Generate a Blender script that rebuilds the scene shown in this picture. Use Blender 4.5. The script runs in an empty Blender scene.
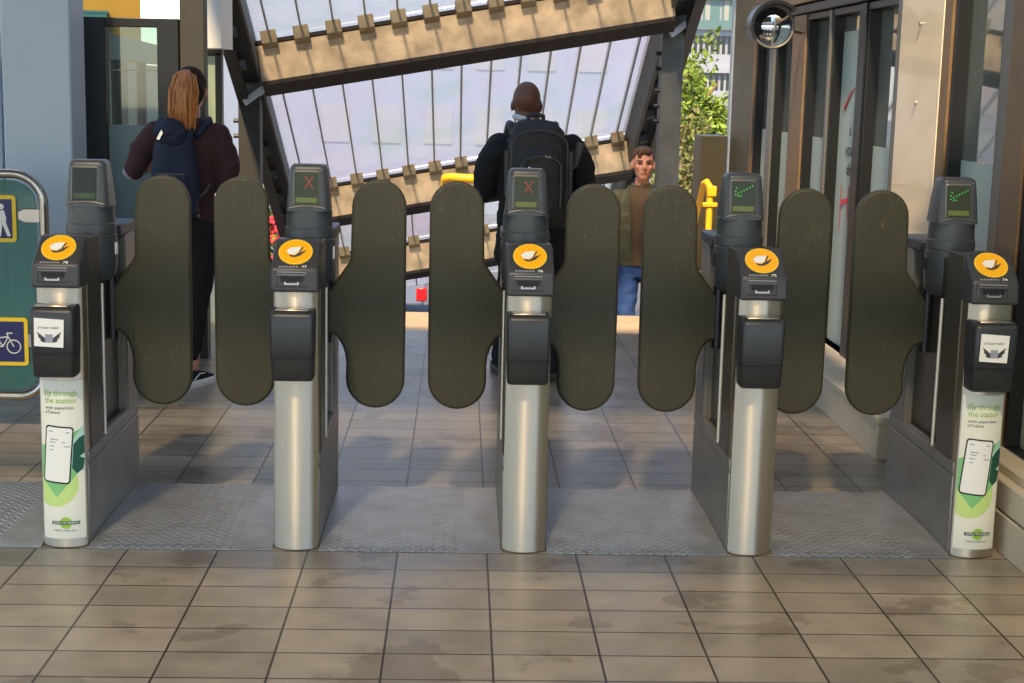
import bpy, bmesh, math, random
from mathutils import Vector, Matrix, noise
PI = math.pi
C = bpy.context.scene.collection
random.seed(7)

# ------------------------------------------------------------------ camera, sky, sun, exposure
scn = bpy.context.scene
cd = bpy.data.cameras.new('camera'); cam = bpy.data.objects.new('camera', cd); C.objects.link(cam)
cd.sensor_width = 36.0; cd.lens = 53.206; cd.clip_end = 800
rt = Vector((0.99921742, -0.03247351, 0.02258346)); up = Vector((-0.01677312, 0.16920285, 0.98543851)); fw = Vector((0.03582183, 0.98504612, -0.16852576))
m = Matrix((rt, up, -fw)).transposed().to_4x4(); m.translation = (0, 0, 1.65); cam.matrix_world = m
scn.camera = cam
w = bpy.data.worlds.new('sky'); scn.world = w; w.use_nodes = True
nt = w.node_tree; nt.nodes.clear()
sky = nt.nodes.new('ShaderNodeTexSky'); sky.sky_type = 'NISHITA'; sky.sun_disc = False
sky.sun_elevation = math.radians(50); sky.sun_rotation = math.radians(188); sky.air_density = 1.0; sky.dust_density = 0.2; sky.ozone_density = 3.0
bg = nt.nodes.new('ShaderNodeBackground'); bg.inputs[1].default_value = 0.35
wo = nt.nodes.new('ShaderNodeOutputWorld'); nt.links.new(sky.outputs[0], bg.inputs[0]); nt.links.new(bg.outputs[0], wo.inputs[0])
sl = bpy.data.lights.new('sun', 'SUN'); sl.energy = 9.0; sl.color = (1.0, 0.79, 0.54); sl.angle = math.radians(3.0)
sun = bpy.data.objects.new('sun', sl); C.objects.link(sun)
sun.rotation_euler = Vector((0.2, 1.0, -1.22)).to_track_quat('-Z', 'Y').to_euler()
scn.view_settings.view_transform = 'Standard'; scn.view_settings.look = 'None'
scn.view_settings.exposure = 0.0; scn.view_settings.gamma = 1.0; scn.view_settings.use_curve_mapping = False

# ------------------------------------------------------------------ materials
def lin(c):
    return tuple((x/255/12.92 if x/255 <= .04045 else ((x/255+.055)/1.055)**2.4) for x in c) + (1,)
M = {}
def mat(name, rgb, rough=.5, metal=0., var=0., vscale=8., bump=0., bscale=60., spec=.5, emit=0., stretch=None, coat=0.):
    mt = bpy.data.materials.new(name); mt.use_nodes = True; n = mt.node_tree; b = n.nodes['Principled BSDF']
    b.inputs['Base Color'].default_value = lin(rgb); b.inputs['Roughness'].default_value = rough
    b.inputs['Metallic'].default_value = metal; b.inputs['Specular IOR Level'].default_value = spec
    if coat: b.inputs['Coat Weight'].default_value = coat
    if emit:
        b.inputs['Emission Color'].default_value = lin(rgb); b.inputs['Emission Strength'].default_value = emit
    if var or bump:
        tc = n.nodes.new('ShaderNodeTexCoord'); mp = n.nodes.new('ShaderNodeMapping')
        if stretch: mp.inputs['Scale'].default_value = stretch
        n.links.new(tc.outputs['Object'], mp.inputs[0])
    if var:
        ns = n.nodes.new('ShaderNodeTexNoise'); ns.inputs['Scale'].default_value = vscale; ns.inputs['Detail'].default_value = 5
        n.links.new(mp.outputs[0], ns.inputs['Vector'])
        cr = n.nodes.new('ShaderNodeValToRGB'); l = lin(rgb)
        cr.color_ramp.elements[0].position = .3; cr.color_ramp.elements[1].position = .7
        cr.color_ramp.elements[0].color = tuple(x*(1-var) for x in l[:3])+(1,); cr.color_ramp.elements[1].color = tuple(min(1, x*(1+var)) for x in l[:3])+(1,)
        n.links.new(ns.outputs['Fac'], cr.inputs[0]); n.links.new(cr.outputs[0], b.inputs['Base Color'])
    if bump:
        nb = n.nodes.new('ShaderNodeTexNoise'); nb.inputs['Scale'].default_value = bscale; nb.inputs['Detail'].default_value = 4
        n.links.new(mp.outputs[0], nb.inputs['Vector'])
        bp = n.nodes.new('ShaderNodeBump'); bp.inputs['Strength'].default_value = bump; bp.inputs['Distance'].default_value = .01
        n.links.new(nb.outputs['Fac'], bp.inputs['Height']); n.links.new(bp.outputs[0], b.inputs['Normal'])
    M[name] = mt; return mt
def math_node(n, op, a, b=None, c=None):
    x = n.nodes.new('ShaderNodeMath'); x.operation = op
    for i, v in enumerate((a, b, c)):
        if v is None: continue
        if isinstance(v, (int, float)): x.inputs[i].default_value = v
        else: n.links.new(v, x.inputs[i])
    return x.outputs[0]
def glass(name, rgb, transp=.5, rough=.05, gloss=.15, refl=None, trans_rgb=(255, 255, 255), translucent=0., var=0.):
    """real tinted / dusty glass sheet: transparent + diffuse / translucent share (dust; painted reflections in shop_glass) + fresnel gloss"""
    mt = bpy.data.materials.new(name); mt.use_nodes = True; n = mt.node_tree; n.nodes.clear()
    out = n.nodes.new('ShaderNodeOutputMaterial'); tr = n.nodes.new('ShaderNodeBsdfTransparent'); tr.inputs[0].default_value = lin(trans_rgb)
    df = n.nodes.new('ShaderNodeBsdfDiffuse'); df.inputs[0].default_value = lin(rgb)
    last = df.outputs[0]
    tl = None
    if translucent:
        tl = n.nodes.new('ShaderNodeBsdfTranslucent'); tl.inputs[0].default_value = lin(rgb)
        mx = n.nodes.new('ShaderNodeMixShader'); mx.inputs[0].default_value = translucent
        n.links.new(last, mx.inputs[1]); n.links.new(tl.outputs[0], mx.inputs[2]); last = mx.outputs[0]
    if var:
        tc = n.nodes.new('ShaderNodeTexCoord'); ns = n.nodes.new('ShaderNodeTexNoise'); ns.inputs['Scale'].default_value = 1.3; ns.inputs['Detail'].default_value = 6
        n.links.new(tc.outputs['Object'], ns.inputs['Vector'])
        cr = n.nodes.new('ShaderNodeValToRGB'); e = cr.color_ramp.elements
        e[0].position = .36; e[0].color = lin((220, 208, 222)); e[1].position = .64; e[1].color = lin((200, 212, 208))
        mid = cr.color_ramp.elements.new(.5); mid.color = lin(rgb)
        n.links.new(ns.outputs['Fac'], cr.inputs[0]); n.links.new(cr.outputs[0], df.inputs[0])
        if tl: n.links.new(cr.outputs[0], tl.inputs[0])
    m1 = n.nodes.new('ShaderNodeMixShader'); m1.inputs[0].default_value = transp
    n.links.new(last, m1.inputs[1]); n.links.new(tr.outputs[0], m1.inputs[2])
    gl = n.nodes.new('ShaderNodeBsdfGlossy'); gl.inputs['Roughness'].default_value = rough
    lw = n.nodes.new('ShaderNodeLayerWeight'); lw.inputs[0].default_value = .5
    f = math_node(n, 'POWER', lw.outputs['Facing'], 5.); f = math_node(n, 'MULTIPLY_ADD', f, .8, gloss+.03)
    m2 = n.nodes.new('ShaderNodeMixShader'); n.links.new(f, m2.inputs[0]); n.links.new(m1.outputs[0], m2.inputs[1]); n.links.new(gl.outputs[0], m2.inputs[2])
    n.links.new(m2.outputs[0], out.inputs[0]); M[name] = mt; return mt

mat('brushed_steel', (208, 194, 174), .27, 1., var=.06, vscale=30, bump=.05, bscale=90, stretch=(1, 1, .04))
_b = M['brushed_steel'].node_tree; _p = _b.nodes['Principled BSDF']; _t = _b.nodes.new('ShaderNodeTangent'); _t.direction_type = 'RADIAL'; _t.axis = 'Z'
_b.links.new(_t.outputs[0], _p.inputs['Tangent']); _p.inputs['Anisotropic'].default_value = .9; _p.inputs['Anisotropic Rotation'].default_value = .25; _p.inputs['Roughness'].default_value = .36
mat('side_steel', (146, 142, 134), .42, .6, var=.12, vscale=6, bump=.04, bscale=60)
mat('shaded_steel', (92, 87, 75), .38, .6, var=.1, vscale=6)  # darker copy of side_steel, shade put into its colour
mat('head_plastic', (58, 58, 57), .42, 0, bump=.04, bscale=400)
mat('tower_plastic', (68, 70, 72), .38, 0, bump=.03, bscale=400)
mat('black_plastic', (26, 26, 27), .3, 0, bump=.03, bscale=300)
mat('box_plastic', (44, 45, 46), .38, 0, bump=.03, bscale=300)
mat('navy_plastic', (38, 44, 58), .4)
mat('slot_black', (10, 10, 11), .6)
mat('yellow_disc', (250, 178, 10), .4)
mat('yellow_rim', (252, 205, 60), .4)
mat('white_print', (236, 232, 222), .5)
mat('grey_print', (150, 150, 160), .5)
mat('dark_print', (60, 62, 60), .6)
mat('poster_paper', (232, 228, 208), .35)
mat('poster_green', (158, 196, 70), .4)
mat('poster_light_green', (194, 218, 130), .4)
mat('poster_mid_green', (128, 190, 120), .4)
mat('poster_teal', (176, 212, 194), .4)
mat('poster_dark_green', (18, 78, 58), .4)
mat('phone_black', (22, 22, 24), .4)
mat('lime_text', (150, 190, 70), .5)
mat('clear_lcd', (46, 52, 28), .4, 0, emit=.05)
mat('lcd_band', (96, 106, 44), .4, 0, emit=.12)
mat('lcd_off', (18, 24, 17), .35)
mat('lcd_band_off', (52, 72, 30), .35, 0, emit=.04)
mat('led_red', (158, 62, 44), .4, 0, emit=.12)
mat('led_green', (70, 190, 70), .4, 0, emit=.5)
mat('rod_metal', (226, 220, 208), .35, .5)
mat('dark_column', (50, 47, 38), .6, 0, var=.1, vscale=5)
mat('chrome', (205, 200, 192), .18, 1.)
mat('rail_steel', (176, 168, 158), .22, 1.)
mat('sign_blue', (22, 24, 84), .4)
mat('sign_yellow', (240, 200, 30), .4)
mat('olive_steel', (98, 88, 62), .48, .25, var=.12, vscale=5)
mat('brown_frame', (124, 98, 66), .5, .2, var=.15, vscale=7)
mat('black_frame', (17, 16, 15), .4, 0)
mat('grey_frame', (112, 108, 100), .4, .4)
mat('cream_panel', (240, 216, 180), .32, 0, var=.05, vscale=3, coat=.6)
mat('white_column', (196, 204, 210), .55, 0, var=.04, vscale=3)
mat('corrugated', (170, 182, 192), .55, 0)
mat('plinth_stone', (206, 192, 166), .5, .1, var=.07, vscale=5)
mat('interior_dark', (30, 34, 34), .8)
mat('frosted_film', (172, 186, 176), .35)
mat('frosted_door', (120, 138, 136), .4)
mat('beam_paint', (208, 182, 146), .7, 0, var=.36, vscale=5, bump=.3, bscale=30)
mat('shaded_flange', (50, 40, 32), .7, 0, var=.3, vscale=9)  # dark tone paints the shade on the recessed underside of the crossbeams
mat('clamp_metal', (158, 140, 110), .5, .2, var=.2, vscale=12)
mat('bar_metal', (176, 174, 172), .5, .1)
mat('steel_dark', (44, 43, 41), .5, .2, var=.2, vscale=6)
mat('steel_grey', (90, 88, 80), .65, 0, var=.2, vscale=6)
mat('yellow_paint', (244, 186, 24), .45)
mat('building_white', (150, 152, 156), .8, 0, var=.03, vscale=.3)
mat('building_blue_white', (136, 148, 168), .8)
mat('yellow_wall', (134, 100, 14), .8, var=.05, vscale=1)
mat('green_sign', (14, 74, 70), .6)
mat('window_dark', (30, 36, 42), .15)
mat('window_teal', (84, 110, 108), .2)
mat('curtain', (150, 150, 138), .8)
mat('kiosk_cream', (226, 220, 206), .6)
mat('stone_nosing', (178, 156, 126), .7, 0, var=.1, vscale=4)
mat('stone_step', (150, 142, 128), .8, 0, var=.1, vscale=4)
mat('asphalt', (96, 96, 98), .9, 0, var=.1, vscale=1)
mat('leaf', (70, 92, 26), .6, 0, var=.5, vscale=1.2)
mat('leaf_bright', (120, 138, 40), .6, 0, var=.45, vscale=1.5)
mat('leaf_dry', (116, 110, 58), .7, 0, var=.4, vscale=2)
mat('bark', (150, 118, 84), .8, 0, var=.2, vscale=6)
mat('flower_pink', (226, 66, 84), .6, 0, var=.2, vscale=8)
mat('car_paint', (130, 140, 156), .25, .3, coat=.5)
mat('car_glass', (40, 48, 56), .08)
mat('tyre', (20, 20, 20), .8)
mat('tail_red', (190, 20, 24), .3)
mat('mirror_silver', (235, 238, 240), .02, 1.)
mat('brown_skin', (106, 66, 48), .45, 0, bump=.04, bscale=150)
mat('pale_skin', (216, 148, 122), .5, 0, bump=.04, bscale=150)
mat('auburn_hair', (190, 122, 66), .5, 0, var=.4, vscale=30, bump=.5, bscale=120, stretch=(1, 1, .12))
mat('dark_hair', (52, 32, 24), .75, 0, spec=.2, var=.3, vscale=40, bump=.3, bscale=150, stretch=(1, 1, .2))
mat('short_hair', (88, 60, 40), .6, 0, var=.3, vscale=60, bump=.5, bscale=160)
mat('maroon_knit', (64, 36, 36), .9, 0, var=.15, vscale=10, bump=.35, bscale=25)
mat('grey_cuff', (150, 150, 158), .8, 0, bump=.2, bscale=40)
mat('black_cloth', (16, 16, 18), .85, 0, var=.2, vscale=10, bump=.3, bscale=18)
mat('coat_cloth', (20, 19, 20), .85, 0, var=.2, vscale=8, bump=.3, bscale=14)
mat('navy_canvas', (24, 34, 56), .75, 0, var=.2, vscale=12, bump=.3, bscale=40)
mat('pack_black', (42, 38, 34), .6, 0, var=.2, vscale=10, bump=.3, bscale=40)
mat('pack_trim', (78, 72, 66), .5, 0)
mat('white_rubber', (238, 238, 236), .5)
mat('white_cotton', (206, 206, 208), .8)
mat('olive_nylon', (86, 84, 56), .6, 0, var=.15, vscale=9, bump=.35, bscale=16)
mat('brown_cotton', (94, 74, 52), .85, 0, var=.1, vscale=9, bump=.2, bscale=20)
mat('denim', (34, 66, 118), .8, 0, var=.35, vscale=9, bump=.3, bscale=20)
mat('eye_dark', (30, 22, 20), .4)
mat('lip', (170, 92, 82), .5)
mat('hivis', (200, 226, 60), .6)
glass('canopy_glass', (218, 218, 226), transp=.72, rough=.15, gloss=.01, trans_rgb=(246, 247, 248), translucent=.85, var=1)
glass('roof_glass', (200, 204, 206), transp=.53, rough=.1, gloss=.0, trans_rgb=(240, 240, 236), translucent=.6)
glass('shop_glass', (158, 170, 160), transp=.42, rough=.03, gloss=.42, trans_rgb=(170, 190, 186))  # pale diffuse colour stands in for bright reflections in the panes
glass('door_glass', (60, 70, 70), transp=.8, rough=.03, gloss=.04, trans_rgb=(200, 214, 210))
glass('teal_glass', (84, 140, 130), transp=.62, rough=.05, gloss=.03, trans_rgb=(120, 190, 176))
glass('shelter_glass', (170, 180, 150), transp=.35, rough=.05, gloss=.1, trans_rgb=(180, 196, 180))

def scratched(name, rgb):
    mt = mat(name, rgb, .5, 0, var=.10, vscale=3.0, bump=.05, bscale=220, spec=.35); n = mt.node_tree; b = n.nodes['Principled BSDF']
    tc = n.nodes.new('ShaderNodeTexCoord'); mp = n.nodes.new('ShaderNodeMapping'); mp.inputs['Rotation'].default_value = (0, .5, 0); mp.inputs['Scale'].default_value = (26, 6, 5)
    n.links.new(tc.outputs['Object'], mp.inputs[0])
    oi = n.nodes.new('ShaderNodeObjectInfo'); ad = n.nodes.new('ShaderNodeVectorMath'); ad.operation = 'ADD'
    n.links.new(mp.outputs[0], ad.inputs[0]); sc = math_node(n, 'MULTIPLY', oi.outputs['Random'], 40.); n.links.new(sc, ad.inputs[1])
    ns = n.nodes.new('ShaderNodeTexNoise'); ns.inputs['Scale'].default_value = 1.1; ns.inputs['Detail'].default_value = 2; ns.inputs['Distortion'].default_value = 2.2
    n.links.new(ad.outputs[0], ns.inputs['Vector'])
    a = math_node(n, 'SUBTRACT', ns.outputs['Fac'], .5); a = math_node(n, 'ABSOLUTE', a); a = math_node(n, 'LESS_THAN', a, .0045)
    n2 = n.nodes.new('ShaderNodeTexNoise'); n2.inputs['Scale'].default_value = 7.; n.links.new(tc.outputs['Object'], n2.inputs['Vector'])
    g = math_node(n, 'GREATER_THAN', n2.outputs['Fac'], .56)
    f = math_node(n, 'MULTIPLY', a, g); f = math_node(n, 'MULTIPLY', f, .35)
    mx = n.nodes.new('ShaderNodeMix'); mx.data_type = 'RGBA'
    src = b.inputs['Base Color'].links[0].from_socket
    n.links.new(f, mx.inputs[0]); n.links.new(src, mx.inputs[6]); mx.inputs[7].default_value = lin((150, 140, 105))
    n.links.new(mx.outputs[2], b.inputs['Base Color']); return mt
scratched('paddle_rubber', (70, 66, 48))

def floor_material():
    mt = bpy.data.materials.new('stone_tiles'); mt.use_nodes = True; n = mt.node_tree; b = n.nodes['Principled BSDF']
    tc = n.nodes.new('ShaderNodeTexCoord'); mp = n.nodes.new('ShaderNodeMapping'); mp.inputs['Location'].default_value = (.517, -5.1716+.1929*40, 0)
    n.links.new(tc.outputs['Object'], mp.inputs[0])
    br = n.nodes.new('ShaderNodeTexBrick'); br.offset = 0; br.squash = 1
    br.inputs['Scale'].default_value = 1; br.inputs['Brick Width'].default_value = .3164; br.inputs['Row Height'].default_value = .1929
    br.inputs['Mortar Size'].default_value = .0042; br.inputs['Mortar Smooth'].default_value = .3
    br.inputs['Color1'].default_value = lin((150, 136, 114)); br.inputs['Color2'].default_value = lin((171, 155, 130)); br.inputs['Mortar'].default_value = lin((66, 56, 46))
    n.links.new(mp.outputs[0], br.inputs['Vector'])
    ns = n.nodes.new('ShaderNodeTexNoise'); ns.inputs['Scale'].default_value = 2.1; ns.inputs['Detail'].default_value = 6; ns.inputs['Roughness'].default_value = .55
    n.links.new(tc.outputs['Object'], ns.inputs['Vector'])
    cr = n.nodes.new('ShaderNodeValToRGB'); cr.color_ramp.elements[0].position = .41; cr.color_ramp.elements[1].position = .43
    cr.color_ramp.elements[0].color = (.74, .72, .70, 1); cr.color_ramp.elements[1].color = (1, 1, 1, 1); n.links.new(ns.outputs['Fac'], cr.inputs[0])
    n3 = n.nodes.new('ShaderNodeTexNoise'); n3.inputs['Scale'].default_value = 7; n3.inputs['Detail'].default_value = 8; n.links.new(tc.outputs['Object'], n3.inputs['Vector'])
    c3 = n.nodes.new('ShaderNodeValToRGB'); c3.color_ramp.elements[0].position = .3; c3.color_ramp.elements[1].position = .7
    c3.color_ramp.elements[0].color = (.78, .78, .78, 1); c3.color_ramp.elements[1].color = (1.1, 1.1, 1.1, 1); n.links.new(n3.outputs['Fac'], c3.inputs[0])
    m1 = n.nodes.new('ShaderNodeMix'); m1.data_type = 'RGBA'; m1.blend_type = 'MULTIPLY'; m1.inputs[0].default_value = 1
    n.links.new(br.outputs['Color'], m1.inputs[6]); n.links.new(cr.outputs[0], m1.inputs[7])
    m2 = n.nodes.new('ShaderNodeMix'); m2.data_type = 'RGBA'; m2.blend_type = 'MULTIPLY'; m2.inputs[0].default_value = 1
    n.links.new(m1.outputs[2], m2.inputs[6]); n.links.new(c3.outputs[0], m2.inputs[7]); n.links.new(m2.outputs[2], b.inputs['Base Color'])
    r = math_node(n, 'MULTIPLY_ADD', n3.outputs['Fac'], .25, .20); n.links.new(r, b.inputs['Roughness'])
    h = math_node(n, 'MULTIPLY', br.outputs['Fac'], -1.); h = math_node(n, 'ADD', h, math_node(n, 'MULTIPLY', n3.outputs['Fac'], .5))
    bp = n.nodes.new('ShaderNodeBump'); bp.inputs['Strength'].default_value = .35; bp.inputs['Distance'].default_value = .004
    n.links.new(h, bp.inputs['Height']); n.links.new(bp.outputs[0], b.inputs['Normal']); M['stone_tiles'] = mt
floor_material()

def plate_material():
    mt = bpy.data.materials.new('tread_plate'); mt.use_nodes = True; n = mt.node_tree; b = n.nodes['Principled BSDF']
    b.inputs['Base Color'].default_value = lin((150, 150, 148)); b.inputs['Metallic'].default_value = .45; b.inputs['Roughness'].default_value = .36
    tc = n.nodes.new('ShaderNodeTexCoord'); sp = n.nodes.new('ShaderNodeSeparateXYZ'); n.links.new(tc.outputs['Object'], sp.inputs[0])
    X, Y = sp.outputs[0], sp.outputs[1]
    sx = math_node(n, 'SINE', math_node(n, 'MULTIPLY', X, 2*PI/.040))
    yy = math_node(n, 'MULTIPLY_ADD', sx, .010, Y)
    sy = math_node(n, 'SINE', math_node(n, 'MULTIPLY', yy, 2*PI/.040))
    s = math_node(n, 'MAXIMUM', sy, 0.)
    inx = math_node(n, 'LESS_THAN', math_node(n, 'ABSOLUTE', math_node(n, 'ADD', X, .05)), .24)
    h = math_node(n, 'MULTIPLY', s, inx)
    bp = n.nodes.new('ShaderNodeBump'); bp.inputs['Strength'].default_value = 1; bp.inputs['Distance'].default_value = .005
    n.links.new(h, bp.inputs['Height']); n.links.new(bp.outputs[0], b.inputs['Normal'])
    ns = n.nodes.new('ShaderNodeTexNoise'); ns.inputs['Scale'].default_value = 9; ns.inputs['Detail'].default_value = 6; n.links.new(tc.outputs['Object'], ns.inputs['Vector'])
    cr = n.nodes.new('ShaderNodeValToRGB'); cr.color_ramp.elements[0].position = .35; cr.color_ramp.elements[1].position = .7
    cr.color_ramp.elements[0].color = lin((150, 147, 140)); cr.color_ramp.elements[1].color = lin((172, 172, 170)); n.links.new(ns.outputs['Fac'], cr.inputs[0]); n.links.new(cr.outputs[0], b.inputs['Base Color'])
    mx = n.nodes.new('ShaderNodeMix'); mx.data_type = 'RGBA'; n.links.new(math_node(n, 'MULTIPLY', h, .35), mx.inputs[0]); n.links.new(cr.outputs[0], mx.inputs[6]); mx.inputs[7].default_value = lin((222, 222, 224))
    n.links.new(mx.outputs[2], b.inputs['Base Color']); M['tread_plate'] = mt
plate_material()

# ------------------------------------------------------------------ mesh helpers
class MB:
    def __init__(s): s.bm = bmesh.new()
    def box(s, lo, hi, rot=None, piv=None):
        v = [s.bm.verts.new((lo[0] if i & 1 == 0 else hi[0], lo[1] if i & 2 == 0 else hi[1], lo[2] if i & 4 == 0 else hi[2])) for i in range(8)]
        for f in ((0, 2, 3, 1), (4, 5, 7, 6), (0, 1, 5, 4), (2, 6, 7, 3), (0, 4, 6, 2), (1, 3, 7, 5)): s.bm.faces.new([v[k] for k in f])
        if rot is not None: bmesh.ops.rotate(s.bm, verts=v, cent=piv or (0, 0, 0), matrix=rot)
        return s
    def prism(s, pts, fn, a, b):
        """polygon pts in 2D, fn(u, v, d) -> xyz, extruded from d=a to d=b"""
        A = [s.bm.verts.new(fn(u, v, a)) for u, v in pts]; B = [s.bm.verts.new(fn(u, v, b)) for u, v in pts]
        n = len(pts); fs = [s.bm.faces.new(A), s.bm.faces.new(B[::-1])]
        for i in range(n): fs.append(s.bm.faces.new((A[i], B[i], B[(i+1) % n], A[(i+1) % n])))
        bmesh.ops.recalc_face_normals(s.bm, faces=fs); return s
    def loft(s, rings, cap=True):
        R = [[s.bm.verts.new(p) for p in r] for r in rings]; fs = []
        for a, b in zip(R, R[1:]):
            n = len(a)
            for i in range(n): fs.append(s.bm.faces.new((a[i], a[(i+1) % n], b[(i+1) % n], b[i])))
        if cap: fs.append(s.bm.faces.new(R[0][::-1])); fs.append(s.bm.faces.new(R[-1]))
        bmesh.ops.recalc_face_normals(s.bm, faces=fs); return s
    def tube(s, pts, r, n=12, cap=True, closed=False):
        pts = [Vector(p) for p in pts]; rs = r if isinstance(r, (list, tuple)) else [r]*len(pts)
        rings = []; prev = None; N = len(pts)
        for i, p in enumerate(pts):
            if closed: t = pts[(i+1) % N]-pts[i-1]
            else: t = (pts[min(i+1, N-1)]-pts[max(i-1, 0)])
            t = t.normalized()
            if prev is None:
                a = Vector((0, 0, 1)) if abs(t.z) < .9 else Vector((1, 0, 0)); u = t.cross(a).normalized()
            else:
                u = prev-t*prev.dot(t); u.normalize()
            prev = u; v = t.cross(u)
            rings.append([p+u*rs[i]*math.cos(2*PI*k/n)+v*rs[i]*math.sin(2*PI*k/n) for k in range(n)])
        if closed: rings.append(rings[0]); cap = False
        s.loft(rings, cap)
        if closed: bmesh.ops.remove_doubles(s.bm, verts=s.bm.verts, dist=1e-6)
        return s
    def lathe(s, prof, c=(0, 0, 0), n=32):
        rings = [[(c[0]+r*math.cos(2*PI*k/n), c[1]+r*math.sin(2*PI*k/n), c[2]+z) for k in range(n)] for r, z in prof]
        return s.loft(rings)
    def cyl(s, a, b, r, n=20): return s.tube([a, b], r, n)
    def ell(s, c, r, rot=None, seg=20):
        mtx = Matrix.Translation(c) @ (rot.to_4x4() if rot is not None else Matrix.Identity(4)) @ Matrix.Diagonal((*r, 1))
        bmesh.ops.create_uvsphere(s.bm, u_segments=seg, v_segments=seg*2//3, radius=1, matrix=mtx); return s
    def build(s, name, mt, parent=None, bevel=0., seg=2, angle=35, loc=None):
        me = bpy.data.meshes.new(name); s.bm.to_mesh(me); s.bm.free()
        return link(name, me, mt, parent, bevel, seg, angle, loc)
def link(name, me, mt, parent=None, bevel=0., seg=2, angle=35, loc=None):
    if isinstance(mt, str): mt = M[mt]
    if not me.materials: me.materials.append(mt)
    for p in me.polygons: p.use_smooth = True
    me.set_sharp_from_angle(angle=math.radians(angle))
    o = bpy.data.objects.new(name, me); C.objects.link(o)
    if parent is not None: o.parent = parent
    if loc is not None: o.location = loc
    if bevel:
        b = o.modifiers.new('bevel', 'BEVEL'); b.width = bevel; b.segments = seg; b.limit_method = 'ANGLE'; b.angle_limit = math.radians(40); b.harden_normals = False
    return o
def tag(o, label, cat, group=None):
    o['label'] = label; o['category'] = cat
    if group: o['group'] = group
    return o
def thing(name, label, cat, loc=(0, 0, 0), rz=0, group=None):
    o = bpy.data.objects.new(name, None); C.objects.link(o); o.location = loc; o.rotation_euler = (0, 0, rz); o.empty_display_size = .1
    return tag(o, label, cat, group)
def struct(o): o['kind'] = 'structure'; return o
def rrect(w, h, r, n=6, cx=0, cy=0):
    p = []
    for qx, qy, a0 in ((1, 1, 0), (-1, 1, 90), (-1, -1, 180), (1, -1, 270)):
        for k in range(n+1):
            a = math.radians(a0+90*k/n); p.append((cx+qx*(w/2-r)+r*math.cos(a), cy+qy*(h/2-r)+r*math.sin(a)))
    return p
def text_mesh(body, size, bold=0.):
    cu = bpy.data.curves.new('txt', 'FONT'); cu.body = body; cu.size = size; cu.offset = bold; cu.resolution_u = 3
    o = bpy.data.objects.new('txt', cu); C.objects.link(o); dg = bpy.context.evaluated_depsgraph_get()
    me = bpy.data.meshes.new_from_object(o.evaluated_get(dg)); bpy.data.objects.remove(o); return me
def text_bm(body, width, x, y, bold=.0, height=None):
    """2D text laid out with its left edge at x, baseline at y, scaled to the width; returns bmesh (u, v, 0)"""
    me = text_mesh(body, 1, bold); bm = bmesh.new(); bm.from_mesh(me); bpy.data.meshes.remove(me)
    xs = [v.co.x for v in bm.verts]; x0, x1 = min(xs), max(xs); k = width/(x1-x0); kv = k if height is None else height/.7
    for v in bm.verts: v.co = Vector((x+(v.co.x-x0)*k, y+v.co.y*kv, 0))
    return bm
def poly_bm(*polys):
    bm = bmesh.new()
    for p in polys: bm.faces.new([bm.verts.new((u, v, 0)) for u, v in p])
    return bm
def clip(poly, x0, x1, y0, y1):
    def cut(P, f, inter):
        out = []
        for i in range(len(P)):
            a, b = P[i-1], P[i]
            if f(b):
                if not f(a): out.append(inter(a, b))
                out.append(b)
            elif f(a): out.append(inter(a, b))
        return out
    def ix(v): return lambda a, b: (v, a[1]+(b[1]-a[1])*(v-a[0])/(b[0]-a[0]))
    def iy(v): return lambda a, b: (a[0]+(b[0]-a[0])*(v-a[1])/(b[1]-a[1]), v)
    P = poly
    for f, i in ((lambda p: p[0] >= x0, ix(x0)), (lambda p: p[0] <= x1, ix(x1)), (lambda p: p[1] >= y0, iy(y0)), (lambda p: p[1] <= y1, iy(y1))):
        P = cut(P, f, i)
        if not P: return []
    return P
def circle(cx, cy, r, n=36, ry=None): return [(cx+r*math.cos(2*PI*k/n), cy+(ry or r)*math.sin(2*PI*k/n)) for k in range(n)]
def map_bm(bm, fn, name, mt, parent=None, slices=None):
    if slices:
        for u in slices:
            bmesh.ops.bisect_plane(bm, geom=bm.verts[:]+bm.edges[:]+bm.faces[:], plane_co=(u, 0, 0), plane_no=(1, 0, 0))
        bmesh.ops.triangulate(bm, faces=bm.faces[:])
    for v in bm.verts: v.co = Vector(fn(v.co.x, v.co.y))
    me = bpy.data.meshes.new(name); bm.to_mesh(me); bm.free(); return link(name, me, mt, parent)

# ------------------------------------------------------------------ the setting: floor, stairs, street
def slab(name, lo, hi, mt, bevel=0.): return struct(MB().box(lo, hi).build(name, mt, bevel=bevel))
o = slab('floor', (-9, -7, -.3), (3.2, 10.04, 0), 'stone_tiles')
slab('trim_1', (-9, 10.04, -.3), (3.2, 10.84, .0), 'stone_nosing')
b = MB()
for i in range(25):
    z = -.16*(i+1); y = 10.84+.3*i; b.box((-2.3, y, z-.3), (2.3, y+.32, z))
struct(b.build('stairs', 'stone_step'))
slab('ground', (-160, 18.3, -4.3), (160, 300, -4.02), 'asphalt')
slab('planter_wall_left', (-9, 10.84, -4.2), (-2.3, 20, -1.4), 'stone_step')
slab('planter_wall_right', (2.3, 10.84, -4.2), (9, 20, -1.4), 'stone_step')

# station roof over the gates (unseen; slab, glass and bars sized for the shade they cast) 
slab('ceiling', (-9, 4.75, 3.6), (1.55, 7.05, 3.75), 'steel_grey')
slab('window_20', (-9, -6.9, 3.70), (3.2, 4.74, 3.72), 'roof_glass')
for k in range(9):
    y = -5.6+1.28*k; slab('trim_%d' % (k+2), (-9, y, 3.55), (3.2, y+.09, 3.69), 'steel_grey')
slab('ground_behind', (-60, -60, -.32), (60, -7.01, -.02), 'asphalt')

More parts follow.
